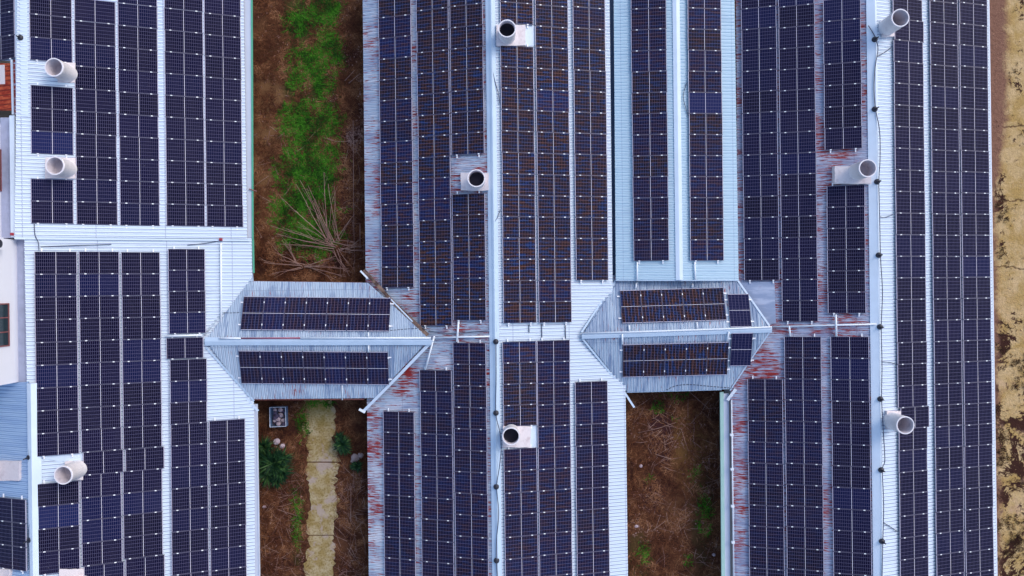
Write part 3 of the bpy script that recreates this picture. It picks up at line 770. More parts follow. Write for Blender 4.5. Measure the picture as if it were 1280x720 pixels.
cable([(858, 380), (857.6, 400), (857.7, 425), (858, 470)], PBCU.off(-0.17), 'thin vertical cable over right link roof and ridge', 0.010, 0.02) if False else None
cable([(280, 391), (290, 391), (301, 390.5)], PABU, 'short dark cable left of upper panel row, left link roof', 0.018, 0.06)
cable([(487, 413), (510, 411), (528, 410)], PABU, 'short dark cable right of upper panel row, left link roof', 0.018, 0.06)
cable([(536, 414), (565, 416.5), (610, 413.5)], PBL, 'dark cable sagging above white conduit, middle shed left slope', 0.020, 0.07)

# lightning rods
GR = 'lightning rods along the ridges'
def rod(px, py, plane, label, h=0.42):
    q = plane.off(RO).at(px, py); e = empty('lightning_rod', q + Vector((0, 0, 0.03))); tag(e, label, 'lightning rod', GR)
    b = MB(); b.lathe([(0.15, 0.0), (0.15, 0.06), (0.13, 0.11), (0.07, 0.15), (0.0, 0.16)], e.location, 14); b.build('base', M['black'], e, True)
    b = MB(); b.tube([e.location + Vector((0, 0, 0.14)), e.location + Vector((0, 0, h))], 0.045, 8, 0.03); b.build('rod', M['black'], e, True)
pos8 = ['topmost', 'second', 'third', 'fourth', 'fifth', 'sixth', 'seventh', 'lowest']
for i, (x, y) in enumerate(((1092.5, 50), (1092.5, 137), (1095.5, 227.5), (1097.5, 319), (1099, 408.5), (1099.5, 498.5), (1100.5, 587), (1101.5, 676))):
    rod(x, y, PCL, ('%s black rod %son the right shed ridge' % (pos8[i], 'from top ' if 0 < i < 7 else '')))
for i, (x, y) in enumerate(((619.8, 427), (620, 516), (620.3, 608), (620.7, 700))):
    rod(x, y, PBL, 'black rod on middle shed ridge, %s' % ('beside the white conduit junction', 'just above the lower chimney', 'second up from picture bottom', 'nearest picture bottom')[i], 0.25)
rod(38.5, 571, PA, 'black rod on left shed ridge beside the lower left chimney', 0.5); rod(38.8, 674, PA, 'black rod on left shed ridge nearest picture bottom', 0.5)
rod(27, 48, PA, 'black rod on left shed ridge near top left panels', 0.35)

# small brackets and red ends
def bit(px, py, plane, sx, sy, sz, mat, name, label, cat, lift=0.03):
    q = plane.off(RO).at(px, py); b = MB(); b.box(q.x - sx / 2, q.x + sx / 2, q.y - sy / 2, q.y + sy / 2, q.z + lift, q.z + lift + sz * 0.6)
    b.box(q.x - sx / 3, q.x + sx / 3, q.y - sy / 3, q.y + sy / 3, q.z + lift + sz * 0.6, q.z + lift + sz)
    return tag(b.build(name, mat), label, cat)
M['redbit'] = simple('red_bracket_paint', (0.34, 0.03, 0.05), 0.6)
bit(17.7, 293, PA, 0.14, 0.14, 0.12, M['redbit'], 'bracket', 'small red bracket at lower left corner of upper left roof', 'bracket', 0.1)
bit(277.5, 299.5, PA, 0.15, 0.15, 0.15, M['redbit'], 'bracket', 'dark red bracket on the left shed step above tall conduit', 'bracket', 0.1)
b = MB(); q = PA.off(RO).at(314.5, 237); b.tube([q + Vector((-0.12, 0.03, 0.06)), q + Vector((0.3, -0.1, 0.06))], 0.03, 6); tag(b.build('bracket', simple('brown_bracket', (0.28, 0.12, 0.11), 0.7)), 'brown bracket poking out over left shed green gutter', 'bracket')

# ------------------------------------------------------------------ ventilation stacks
GV = 'round ventilation stacks on the roofs'
def stack(rx, ry, plane, h, pad, label, pad_h=0.16, Rr=0.45, pipe=True, depth_shade=1.1):
    top = plane.off(RO).at(rx, ry, h)                 # centre of the rim
    zr = plane.off(RO).z(top.x)
    e = empty('ventilation_stack', (top.x, top.y, zr)); tag(e, label, 'ventilation stack', GV)
    x0, y0, x1, y1 = pad
    P = [plane.off(RO - 0.03 - pad_h).at(*q) for q in ((x0, y0), (x1, y0), (x1, y1), (x0, y1))]
    b = MB(); rnd = random.Random(int(rx * 7 + ry))
    n = 5; ring = []
    for i in range(4):
        a, c = P[i], P[(i + 1) % 4]
        for k in range(n):
            u = k / n; q = a.lerp(c, u); j = 0.018
            ring.append(q + Vector((rnd.uniform(-j, j), rnd.uniform(-j, j), 0)))
    b.prism(ring[::-1], pad_h + 0.03); b.build('plinth', M['concrete'], e)
    if pipe:
        b = MB(); w = 0.045
        prof = [(Rr * 1.0, -0.25), (Rr * 1.0, h - 0.10), (Rr * 1.02, h - 0.09), (Rr * 1.02, h), (Rr - w, h), (Rr - w - 0.01, max(h - depth_shade, pad_h + 0.3)), (Rr - w - 0.03, pad_h + 0.26), (Rr * 0.70, pad_h + 0.24)]
        b.lathe(prof, (top.x, top.y, zr), 40); o = b.build('pipe', M['stack'], e, False)
        o.data.polygons.foreach_set('use_smooth', [abs(p_.normal.z) < 0.5 for p_ in o.data.polygons])
        o.data.materials.append(M['depth_shade']); o.data.materials.append(M['stack_in'])
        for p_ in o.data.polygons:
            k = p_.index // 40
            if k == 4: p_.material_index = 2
            elif k > 4: p_.material_index = 1 if depth_shade < 1 else 2  # painted dark depth, middle shed stacks only
    return e
stack(67.2, 84, PA, 1.15, (72, 78, 93.5, 103), 'upper chimney of the two on upper left roof')
stack(68.5, 207, PA, 1.05, (56.5, 197, 93.5, 223), 'second chimney down on upper left roof, centred on wide square pad')
stack(78.8, 594, PA, 1.20, (81, 577, 103.5, 600), 'chimney over first panel column, lower left roof')
stack(86, 742, PA, 1.20, (74, 711.5, 104, 738), 'concrete chimney pad cut by picture bottom, left shed')
stack(-30, 592, PAL, 1.2, (-24, 577, 23.5, 601), 'concrete chimney pad on blue back slope at left picture edge')
stack(-30, 728, PAL, 1.2, (-24, 712, 12, 735), 'chimney pad below panels in bottom left corner')
stack(633.8, 35.5, PBR, 1.20, (620.5, 31, 657, 56.8), 'topmost chimney on middle shed ridge, dark inside', depth_shade=0.35)
stack(595.4, 222.7, PBL, 1.10, (576, 216, 610.5, 238), 'chimney in square gap, middle shed left slope', depth_shade=0.5)
stack(638.8, 545.5, PBR, 1.05, (628.5, 533, 663.5, 559.5), 'lower chimney on pink pad, middle shed right slope', depth_shade=0.35)
stack(1125.6, 22.2, PCR, 1.45, (1103, 31, 1118, 45.5), 'topmost chimney on right shed, leaning over right slope panels')
stack(1084.8, 210.2, PCL, 1.35, (1043.5, 207.5, 1089, 229.5), 'chimney on long white base, right shed left slope', 0.32)
stack(1131.8, 531.6, PCR, 1.45, (1108.5, 514, 1126, 537), 'lowest chimney on right shed over right slope panels')
# pale cover sheets lying in the chimney gaps
def sheet(pts, plane, label, mat='flash', lift=0.045):
    b = MB(); P = [plane.off(RO - lift).at(*q) for q in pts]; b.prism(P[::-1], 0.012)
    return tag(b.build('cover_sheet', M[mat]), label, 'metal sheet')
sheet([(652, 30.5), (668.5, 32.5), (668.5, 57.3), (652, 56.8)], PBR, 'pale cover sheet right of topmost middle shed chimney', 'flash')
sheet([(658, 532.5), (671.5, 532), (672, 559.8), (658, 560)], PBR, 'pale cover sheet right of lower middle shed chimney', 'flash')
sheet([(46.5, 79), (72, 80), (72, 88), (46.5, 88)], PA, 'smooth white sheet left of upper left shed chimney', 'flash')
sheet([(47, 570), (103.5, 566.5), (103.5, 575.5), (72, 577)], PA, 'smooth white sheet above lower left shed chimney', 'flash')
sheet([(73, 103.5), (92.8, 104.5), (92.8, 109.8), (73, 108)], PA, 'blue tinted sheet below upper left shed chimney', 'flash_blue')

# ------------------------------------------------------------------ white building at left edge
wb = empty('white_building', (-27, -2, 0)); tag(wb, 'white rendered building with windows at left picture edge', 'building')
WX1 = -24.93; WX2 = -25.75
ya, yb, yc = PA.at(22, 299).y, PA.at(22, 479).y, PA.at(6, 150).y
b = MB(); b.box(-34, WX1, yb, ya, 0, 10.2); b.build('wall', M['whitewall'], wb)
b = MB(); b.box(-34, WX2, ya + 0.002, yc, 0, 10.2); b.build('wall', M['whitewall'], wb)
b = MB(); b.box(WX1 + 0.002, -24.25, yb - 0.4, ya + 0.1, 5.0, 5.42); b.build('ledge', M['ledge'], wb)
b = MB(); b.box(WX2 + 0.002, -25.0, ya + 0.11, yc + 0.3, 5.0, 5.35); b.build('ledge', M['ledge'], wb)
b = MB(); b.box(-24.995, -24.75, ya + 0.11, yc + 0.3, 5.0, 5.75); b.build('gutter', M['flash'], wb)
def wall_window(xw, y0, y1, z0, z1, npan, parent):
    b = MB(); f = 0.06
    b.box(xw, xw + 0.05, y0, y1, z0, z0 + f); b.box(xw, xw + 0.05, y0, y1, z1 - f, z1)
    b.box(xw, xw + 0.05, y0, y0 + f, z0 + f, z1 - f); b.box(xw, xw + 0.05, y1 - f, y1, z0 + f, z1 - f)
    for i in range(1, npan):
        yy = y0 + (y1 - y0) * i / npan; b.box(xw, xw + 0.04, yy - 0.025, yy + 0.025, z0 + f, z1 - f)
    w = b.build('window', M['windowframe'], parent); w['org'] = tuple(parent.location)
    b = MB(); b.box(xw + 0.002, xw + 0.015, y0 + f, y1 - f, z0 + f, z1 - f); b.build('pane', M['glass'], w)
def yw(py, D): return -((py - 360) + TH * (-630)) * D / F
wall_window(WX1 + 0.001, yw(433, 34.0), yw(379, 34.0), H - 34.25, H - 32.6, 3, wb)
wall_window(WX2 + 0.001, yw(238, 34.6), yw(185, 34.6), H - 34.95, H - 33.4, 3, wb)
ac = empty('air_conditioner', (WX1 + 0.16, yw(304.5, 33.4), H - 33.58)); tag(ac, 'white air conditioner with black fan on white wall, left edge', 'air conditioner')
q = ac.location; b = MB(); b.box(WX1 + 0.003, WX1 + 0.30, q.y - 0.30, q.y + 0.30, q.z, q.z + 0.62); b.build('casing', M['whitewall'], ac)
b = MB(); NN = 24; cx_ = WX1 + 0.305
ring = [Vector((cx_, q.y + 0.2 * math.cos(2 * math.pi * k / NN), q.z + 0.31 + 0.2 * math.sin(2 * math.pi * k / NN))) for k in range(NN)]
ring2 = [r_ + Vector((0.02, 0, 0)) for r_ in ring]
b.add(ring + ring2, [tuple(range(NN, 2 * NN))] + [(k, (k + 1) % NN, NN + (k + 1) % NN, NN + k) for k in range(NN)]); b.build('fan_grille', M['black'], ac)

# ------------------------------------------------------------------ ground
def g(px, py, lift=0.0): return GROUND.at(px, py, lift)
def ground_mat(name, yard=False):
    t = NT(name); p = t.pos(); c = t.xyz(p)
    n1 = t.noise(p, 0.9, 6, 0.65, 0.4); n2 = t.noise(p, 5.5, 6, 0.7, 0.5); n3 = t.noise(p, 22, 4, 0.6)
    if not yard:
        col = t.mix(t.ramp(n1, 0.36, 0.64), (0.046, 0.015, 0.011), (0.135, 0.055, 0.028))
        col = t.mix(t.math('MULTIPLY', t.ramp(n2, 0.48, 0.7), 0.75), col, (0.17, 0.082, 0.040))
        col = t.mix(t.math('MULTIPLY', t.ramp(n3, 0.55, 0.75), 0.35), col, (0.22, 0.13, 0.09))
        nz = t.noise(p, 1.6, 5, 0.6)
        def blob(cx, cy, rx, ry, colr, amt):
            nonlocal col
            dx = t.math('DIVIDE', t.math('SUBTRACT', c[0], cx), rx); dy = t.math('DIVIDE', t.math('SUBTRACT', c[1], cy), ry)
            d = t.math('ADD', t.math('MULTIPLY', dx, dx), t.math('MULTIPLY', dy, dy))
            d = t.math('ADD', d, t.math('MULTIPLY', t.math('SUBTRACT', nz, 0.5), 1.9))
            col = t.mix(t.math('MULTIPLY', t.math('SUBTRACT', 1.0, t.ramp(d, 0.35, 1.1)), amt), col, colr)
        for (x, y, rx, ry, cc, am) in ((390, 60, 45, 120, (0.05, 0.075, 0.016), 0.75), (385, 200, 42, 70, (0.032, 0.07, 0.014), 0.85), (385, 270, 42, 45, (0.022, 0.055, 0.013), 0.8),
                                       (338, 190, 24, 130, (0.23, 0.12, 0.055), 0.85), (338, 50, 20, 60, (0.14, 0.065, 0.03), 0.6), (440, 230, 16, 120, (0.055, 0.016, 0.016), 0.7),
                                       (380, 325, 70, 28, (0.03, 0.011, 0.010), 0.7), (385, 525, 14, 25, (0.08, 0.10, 0.016), 0.7), (370, 630, 12, 90, (0.055, 0.042, 0.012), 0.7),
                                       (862, 560, 26, 60, (0.19, 0.095, 0.032), 0.85), (825, 545, 18, 50, (0.055, 0.020, 0.024), 0.9), (818, 620, 20, 26, (0.06, 0.022, 0.022), 0.8), (850, 640, 26, 30, (0.16, 0.075, 0.035), 0.7), (880, 640, 20, 90, (0.065, 0.05, 0.016), 0.5), (800, 700, 20, 40, (0.055, 0.055, 0.016), 0.5)):
            q = g(x, y); blob(q.x, q.y, rx * H / F, ry * H / F, cc, am)
    else:
        col = t.mix(t.ramp(n1, 0.35, 0.65), (0.50, 0.325, 0.115), (0.67, 0.475, 0.25))
        col = t.mix(t.math('MULTIPLY', t.ramp(n2, 0.45, 0.66), 0.4), col, (0.36, 0.21, 0.075))
        nb = t.noise(p, 0.55, 6, 0.72, 0.8, None, (4, 9, 0))
        down = t.ramp(c[1], 4.0, -14.0)          # more bare dark soil towards the lower end of the yard
        th = t.math('ADD', t.math('ADD', nb, t.math('MULTIPLY', down, 0.12)), t.math('MULTIPLY', t.math('SUBTRACT', n2, 0.5), 0.28))
        col = t.mix(t.ramp(th, 0.575, 0.63), col, (0.055, 0.022, 0.016))
        for yl in (9.05, 4.70, 0.9):
            wv = t.math('ADD', t.math('SUBTRACT', c[1], yl), t.math('MULTIPLY', t.math('SUBTRACT', n1, 0.5), 0.9))
            lm = t.math('SUBTRACT', 1.0, t.ramp(t.math('ABSOLUTE', wv), 0.015, 0.07))
            col = t.mix(t.math('MULTIPLY', lm, 0.8), col, (0.08, 0.035, 0.02))
        pk = t.math('MULTIPLY', t.ramp(t.noise(p, 0.8, 4, 0.6, 0, None, (1, 5, 3)), 0.55, 0.7), down)
        col = t.mix(t.math('MULTIPLY', pk, 0.6), col, (0.58, 0.36, 0.25))
        # trodden brown strip along the shed
        ed = t.math('ADD', c[0], t.math('MULTIPLY', t.math('SUBTRACT', n1, 0.5), 1.1))
        lim = t.math('MULTIPLY_ADD', t.ramp(c[1], 4.0, 11.0), 0.75, 28.20)
        sm = t.math('SUBTRACT', 1.0, t.ramp(t.math('SUBTRACT', t.math('ADD', ed, t.math('MULTIPLY', t.math('SUBTRACT', n2, 0.5), 0.7)), lim), -0.25, 0.3))
        col = t.mix(sm, col, t.mix(n2, (0.10, 0.035, 0.022), (0.42, 0.23, 0.16)))
    t.base(col); t.set(0.95, 0, 0.1); t.bump(t.math('ADD', n2, t.math('MULTIPLY', n3, 0.5)), 0.8, 0.15)
    return t.m
M['soil'] = ground_mat('brown_soil'); M['yard'] = ground_mat('tan_yard', True)
gs = MB(); gs.add([(-400, -400, 0), (400, -400, 0), (400, 400, 0), (-400, 400, 0)], [(0, 1, 2, 3)])
go = to_mesh('ground', gs.V, gs.F, M['soil']); tag(go, 'brown soil between the sheds', None, kind='structure'); 
del go['label']
ys = MB(); ys.add([(27.0, -60, 0.004), (60, -60, 0.004), (60, 60, 0.004), (27.0, 60, 0.004)], [(0, 1, 2, 3)])
yo = to_mesh('yard', ys.V, ys.F, M['yard']); yo['kind'] = 'structure'
# mossy path of concrete slabs
t = NT('mossy_concrete'); p = t.pos(); n1 = t.noise(p, 1.3, 6, 0.65, 0.3); n2 = t.noise(p, 9, 5, 0.65)
col = t.mix(t.ramp(n1, 0.38, 0.62), (0.32, 0.23, 0.09), (0.46, 0.37, 0.22)); col = t.mix(t.math('MULTIPLY', t.ramp(n2, 0.45, 0.66), 0.75), col, (0.20, 0.130, 0.035))
col = t.mix(t.math('MULTIPLY', t.ramp(t.noise(p, 0.8, 4, 0.6, 0.2, None, (7, 3, 0)), 0.54, 0.62), 0.75), col, (0.42, 0.33, 0.29))
up = t.ramp(t.xyz(p)[1], -8.6, -6.3)
col = t.mix(t.math('MULTIPLY', up, 0.55), col, (0.20, 0.16, 0.03))
t.base(col); t.set(0.95, 0, 0.1); t.bump(n2, 0.5, 0.04); M['moss'] = t.m
pb = MB(); rnd = random.Random(3)
def xedge(y, side):
    base = {-1: 383, 1: 420}[side] + (y - 560) * 0.006
    return base + side * (2.2 * math.sin(y * 0.11 + side) + 2.5 * math.sin(y * 0.031 + 2 * side) + rnd.uniform(-3.2, 1.6) + 3.0 * mathutils.noise.noise((y / 9.0, side * 3.1, 0)))
for (ya_, yb_) in ((480, 576.8), (578.2, 668.2), (669.4, 760)):
    N = 26; Lf, Rt = [], []
    for i in range(N + 1):
        y = ya_ + (yb_ - ya_) * i / N
        Lf.append(g(xedge(y, -1), y) + Vector((0, 0, 0.03))); Rt.append(g(xedge(y, 1), y) + Vector((0, 0, 0.03)))
    pb.prism(Lf + Rt[::-1], 0.028)
po = to_mesh('path', pb.V, pb.F, M['moss']); po['kind'] = 'structure'

# ---- straw, twigs and grass that nobody could count
def island_mat(name, cols, rough=0.9, drift=0.5):
    t = NT(name); rnd_ = t.n('ShaderNodeNewGeometry').outputs['Random Per Island']
    cr = t.n('ShaderNodeValToRGB'); dr = t.ramp(t.noise(t.pos(), 0.9, 4, 0.6, 0.5), 0.34, 0.66)
    t.link(t.math('ADD', t.math('MULTIPLY', rnd_, 1.0 - drift), t.math('MULTIPLY', dr, drift)), cr.inputs[0]); e = cr.color_ramp.elements
    while len(e) < len(cols): e.new(0.5)
    for i, c in enumerate(cols): e[i].position = i / (len(cols) - 1); e[i].color = c + (1,)
    t.base(cr.outputs[0]); t.set(rough, 0, 0.15); return t.m
M['straw'] = island_mat('dry_straw', [(0.050, 0.015, 0.009), (0.105, 0.036, 0.018), (0.20, 0.080, 0.036), (0.42, 0.21, 0.11)])
M['grass'] = island_mat('fresh_grass', [(0.010, 0.030, 0.006), (0.022, 0.075, 0.007), (0.050, 0.22, 0.010), (0.10, 0.20, 0.03)])
M['leaf'] = island_mat('dark_spiky_leaf', [(0.004, 0.018, 0.009), (0.008, 0.032, 0.013), (0.016, 0.056, 0.016), (0.085, 0.16, 0.045)], 0.5, 0.15)
M['twig'] = island_mat('grey_brown_twig', [(0.17, 0.08, 0.07), (0.30, 0.18, 0.15), (0.42, 0.28, 0.22)])
M['weed'] = island_mat('dead_dark_weed', [(0.020, 0.008, 0.007), (0.04, 0.018, 0.010), (0.08, 0.042, 0.02), (0.20, 0.13, 0.05)])
def blades(name, regions, mat, seed, label, cat, ln=(0.14, 0.5), w=0.010, hgt=(0.02, 0.18)):
    rn = random.Random(seed); V = []; Fs = []
    for (x0, y0, x1, y1, n, keep) in regions:
        for _ in range(n):
            px, py = rn.uniform(x0, x1), rn.uniform(y0, y1)
            if keep and not keep(px, py, rn): continue
            q = g(px, py); a = rn.uniform(0, 2 * math.pi); L = rn.uniform(*ln); z1 = rn.uniform(*hgt); z0 = rn.uniform(0.005, 0.07)
            d = Vector((math.cos(a), math.sin(a), 0)); s_ = Vector((-d.y, d.x, 0)) * (w * rn.uniform(0.6, 1.5))
            m_ = q + d * (L * 0.5) + Vector((0, 0, z0 + (z1 - z0) * 0.75)) + s_ * rn.uniform(-6, 6); e = q + d * L + Vector((0, 0, z1 * rn.uniform(0.3, 1)))
            q = q + Vector((0, 0, z0)); k = len(V)
            V += [q - s_, q + s_, m_ + s_ * 0.8, m_ - s_ * 0.8, e]; Fs += [(k, k + 1, k + 2, k + 3), (k + 3, k + 2, k + 4)]
    o = to_mesh(name, V, Fs, mat); tag(o, label, cat, kind='stuff'); return o
import mathutils
def nz(px, py, s, o=0): return mathutils.noise.noise((px / s + o, py / s, o * 1.7))
def keep_straw(px, py, rn):
    return nz(px, py, 26, 3) + 0.35 * nz(px, py, 8, 5) > -0.12 - 0.25 * rn.random()
def not_path(px, py, rn): return not (384 < px < 421) and keep_straw(px, py, rn)
blades('dry_straw', [(318, -8, 458, 352, 24000, keep_straw), (322, 498, 462, 728, 14000, not_path), (784, 488, 908, 728, 11000, keep_straw)], M['straw'], 5,
       'dry brown straw littering the ground between the sheds', 'dry grass')
def keep_grass(px, py, rn):
    for (cx, cy, rx, ry) in ((400, 15, 26, 28), (412, 58, 18, 24), (375, 30, 22, 18), (403, 100, 12, 34), (370, 100, 14, 14), (372, 155, 22, 30), (388, 205, 40, 46), (382, 260, 44, 30), (390, 295, 40, 26), (405, 150, 24, 26), (392, 80, 34, 26), (414, 108, 8, 12),
                             (378, 527, 8, 20), (400, 503, 20, 8), (822, 507, 8, 10), (848, 493, 12, 8), (842, 527, 4, 4), (803, 690, 9, 14), (880, 640, 10, 30), (868, 590, 7, 10), (812, 600, 7, 8), (858, 700, 9, 10), (372, 650, 6, 40)):
        if ((px - cx) / rx) ** 2 + ((py - cy) / ry) ** 2 + 0.9 * nz(px, py, 11, 2) + 1.1 * nz(px, py, 5, 7) + 0.7 * nz(px, py, 2.2, 17) < rn.random() ** 1.7 * 1.0: return True
    return False
blades('grass', [(320, -8, 455, 330, 60000, keep_grass), (360, 495, 425, 690, 9000, keep_grass), (790, 485, 900, 720, 14000, keep_grass)], M['grass'], 9,
       'fresh green grass patches on the brown ground', 'grass', (0.12, 0.38), 0.016, (0.05, 0.22))
def keep_weed(px, py, rn): return 0.9 * nz(px, py, 24, 11) + 0.6 * nz(px, py, 8, 3) + 0.5 * nz(px, py, 3.5, 1) + (py - 360) / 1200 > 0.34 + 0.3 * rn.random()
blades('dead_weeds', [(1242, -5, 1285, 725, 26000, keep_weed)], M['weed'], 12, 'dark dead weeds scattered over the tan yard', 'dead weeds', (0.04, 0.17), 0.016, (0.03, 0.12))
M['fleck'] = island_mat('pale_leaf_litter', [(0.16, 0.07, 0.06), (0.30, 0.16, 0.13), (0.45, 0.30, 0.26)])
def keep_fl(px, py, rn): return nz(px, py, 22, 31) > 0.02
blades('leaf_litter', [(405, 95, 455, 200, 1500, keep_fl), (322, 0, 455, 350, 1500, keep_fl), (322, 500, 380, 725, 900, keep_fl), (424, 590, 458, 725, 500, keep_fl), (786, 490, 900, 725, 1600, keep_fl)], M['fleck'], 77, 'pale dead leaves littering the brown soil', 'leaf litter', (0.04, 0.10), 0.03, (0.02, 0.06))
def keep_tw(px, py, rn): return nz(px, py, 30, 21) > 0.0
blades('fallen_twigs', [(322, 150, 455, 350, 260, keep_tw), (790, 500, 900, 725, 420, keep_tw), (322, 585, 378, 725, 130, None), (424, 590, 458, 725, 130, None)], M['twig'], 31,
       'thin grey brown twigs fallen across the soil', 'twigs', (0.5, 1.5), 0.010, (0.03, 0.16))

# ---- felled shrubs: long stalks fanning out
def shrub(label, stems, root):
    q = g(*root); e = empty('dead_shrub', q); tag(e, label, 'dead shrub', 'dead shrubs in the gap between the sheds')
    rn = random.Random(int(root[0]))
    more = []
    for (x0, y0, x1, y1) in stems:
        for _ in range(1):
            f = rn.uniform(0.45, 0.95); dx, dy = x1 - x0, y1 - y0; an = rn.uniform(-0.22, 0.22)
            more.append((x0 + rn.uniform(-3, 3), y0 + rn.uniform(-3, 3), x0 + f * (dx * math.cos(an) - dy * math.sin(an)), y0 + f * (dx * math.sin(an) + dy * math.cos(an))))
    for ii, (x0, y0, x1, y1) in enumerate(list(stems) + more):
        thin = 1.0 if ii < len(stems) else 0.6
        a = g(x0, y0, 0.12) ; c = g(x1, y1, rn.uniform(0.25, 0.7)); mid = a.lerp(c, 0.5) + Vector((rn.uniform(-0.06, 0.06), rn.uniform(-0.06, 0.06), 0.1))
        b = MB(); b.tube([a, a.lerp(mid, 0.5), mid, mid.lerp(c, 0.5) + Vector((rn.uniform(-0.03, 0.03), rn.uniform(-0.03, 0.03), 0)), c], 0.026 * thin, 5, 0.011 * thin)
        for _ in range(2):
            u = rn.uniform(0.45, 0.9); s_ = a.lerp(c, u) + Vector((0, 0, 0.05)); d = (c - a).normalized(); dv = Vector((d.x + rn.uniform(-0.5, 0.5), d.y + rn.uniform(-0.5, 0.5), 0.1)) * rn.uniform(0.3, 0.8)
            b.tube([s_, s_ + dv], 0.010, 4, 0.005)
        b.build('stem', M['twig'], e)
shrub('felled grey shrub whose long stalks fan out across the green grass', [(416, 305, 353, 248), (412, 306, 370, 230), (415, 304, 375, 225), (418, 303, 385, 232), (414, 300, 392, 250), (424, 300, 415, 275), (424, 300, 410, 230), (420, 300, 443, 268),
      (418, 308, 338, 282), (420, 309, 345, 292), (418, 311, 350, 305), (425, 310, 457, 314), (424, 312, 452, 308), (421, 312, 437, 345), (417, 312, 432, 340), (415, 302, 452, 309), (410, 300, 405, 215)], (418, 306))
shrub('low felled shrub with reddish stalks beside the left link roof eave', [(378, 333, 345, 316), (372, 331, 356, 303), (370, 330, 362, 302), (375, 332, 330, 328), (380, 333, 436, 336), (385, 334, 432, 346), (382, 333, 420, 320), (376, 334, 340, 342)], (377, 333))
def stick(pts, label, r=0.02):
    b = MB(); b.tube([g(x, y, 0.10) for x, y in pts], r, 6, r * 0.6); tag(b.build('stick', M['twig'], smooth=True), label, 'stick', 'sticks on the ground')
stick([(441.5, 150), (442, 250), (443, 330)], 'long upright stick along middle shed eave, left gap')
stick([(438.6, 604), (438.7, 648)], 'thin pale stick right of the mossy path', 0.022)
stick([(450, 280), (450.2, 310)], 'short yellowish stick beside middle shed eave', 0.025)
stick([(862, 490), (886, 511)], 'straight pale stick at top of right gap')
stick([(820, 568), (840, 574)], 'short pale stick in middle of right gap', 0.026)
stick([(816, 663), (832, 651)], 'pale stick in lower right gap', 0.018)
stick([(405, 172), (420, 177), (455, 176)], 'long stick lying across the grass edge, left gap')
stick([(431, 101), (443, 88)], 'upper of two short yellow sticks, left gap', 0.026)
stick([(436, 104), (450, 92)], 'lower of two short yellow sticks, left gap', 0.026)
stick([(798, 541), (824, 535), (845, 528)], 'bent grey stick across upper right gap', 0.02)

# ---- spiky bushes
def bush(px, py, rpx, rosettes, seed, label):
    rn = random.Random(seed); q = g(px, py); e = empty('spiky_bush', q); tag(e, label, 'bush', 'dark spiky bushes beside the path')
    b = MB(); Rw = rpx * 40 / F
    for (ox, oy, rr, hh, nl) in rosettes:
        c = q + Vector((ox * Rw, oy * Rw, 0.25 + hh * 0.4))
        for _ in range(int(nl * 0.6)):
            a = rn.uniform(0, 2 * math.pi); el = rn.uniform(0.0, 1.0); L = rr * Rw * rn.uniform(0.7, 1.35)
            d = Vector((math.cos(a) * math.cos(el), math.sin(a) * math.cos(el), math.sin(el))); s_ = Vector((-math.sin(a), math.cos(a), 0)) * 0.034
            p1 = c + d * L * 0.55; p2 = c + d * L - Vector((0, 0, 0.30 * L * rn.uniform(0.4, 1.2)))
            k = len(b.V); b.add([c - s_ * 0.7, c + s_ * 0.7, p1 + s_, p1 - s_, p2], [(0, 1, 2, 3), (3, 2, 4)])
    b.build('crown', M['leaf'], e)
    b = MB()
    for (ox, oy, rr, hh, nl) in rosettes:
        b.tube([q + Vector((ox * Rw * 0.6, oy * Rw * 0.6, 0.0)), q + Vector((ox * Rw, oy * Rw, 0.25 + hh * 0.4))], 0.05, 6, 0.03)
    b.build('stem', M['twig'], e)
bush(346, 577, 27, ((0, 0.05, 0.75, 0.5, 300), (-0.45, 0.3, 0.6, 0.3, 220), (0.3, -0.35, 0.6, 0.3, 220), (-0.3, -0.5, 0.6, 0.3, 200), (0.35, 0.25, 0.5, 0.3, 160), (-0.5, 0.75, 0.5, 0.2, 170), (0.1, -0.75, 0.45, 0.2, 130)), 4, 'large dark green spiky bush left of the mossy path')
bush(430, 553, 14, ((0, 0, 0.85, 0.5, 240), (-0.2, 0.6, 0.6, 0.3, 120), (0.2, -0.5, 0.6, 0.3, 120)), 6, 'small dark green spiky bush right of the mossy path')
bush(449, 580, 9, ((0, 0, 0.9, 0.3, 130), (-0.5, 0, 0.7, 0.2, 90)), 8, 'tiny dark bush under middle shed eave beside pale stones')

# ---- crate with rubble
cq = g(350.5, 519.5); cr = empty('wire_crate', cq); tag(cr, 'pale rimmed open crate full of rubble below left link roof', 'crate')
hw_, hh_ = 0.46, 0.57; b = MB()
for (x0, x1, y0, y1) in ((-hw_, hw_, -hh_, -hh_ + 0.03), (-hw_, hw_, hh_ - 0.03, hh_), (-hw_, -hw_ + 0.03, -hh_ + 0.03, hh_ - 0.03), (hw_ - 0.03, hw_, -hh_ + 0.03, hh_ - 0.03)):
    b.box(cq.x + x0, cq.x + x1, cq.y + y0, cq.y + y1, 0.0, 0.42)
b.box(cq.x - hw_ + 0.03, cq.x + hw_ - 0.03, cq.y - hh_ + 0.03, cq.y + hh_ - 0.03, 0.02, 0.05)
b.build('side_panel', M['darkmetal'], cr)
b = MB(); z = 0.45
cs = [Vector((cq.x + sx * hw_, cq.y + sy * hh_, z)) for sx, sy in ((-1, -1), (1, -0.94), (0.96, 1), (-1.02, 0.98))]
for i in range(4): b.tube([cs[i], cs[(i + 1) % 4]], 0.020, 6)
b.build('rim', M['gutter'], cr)
rn = random.Random(2)
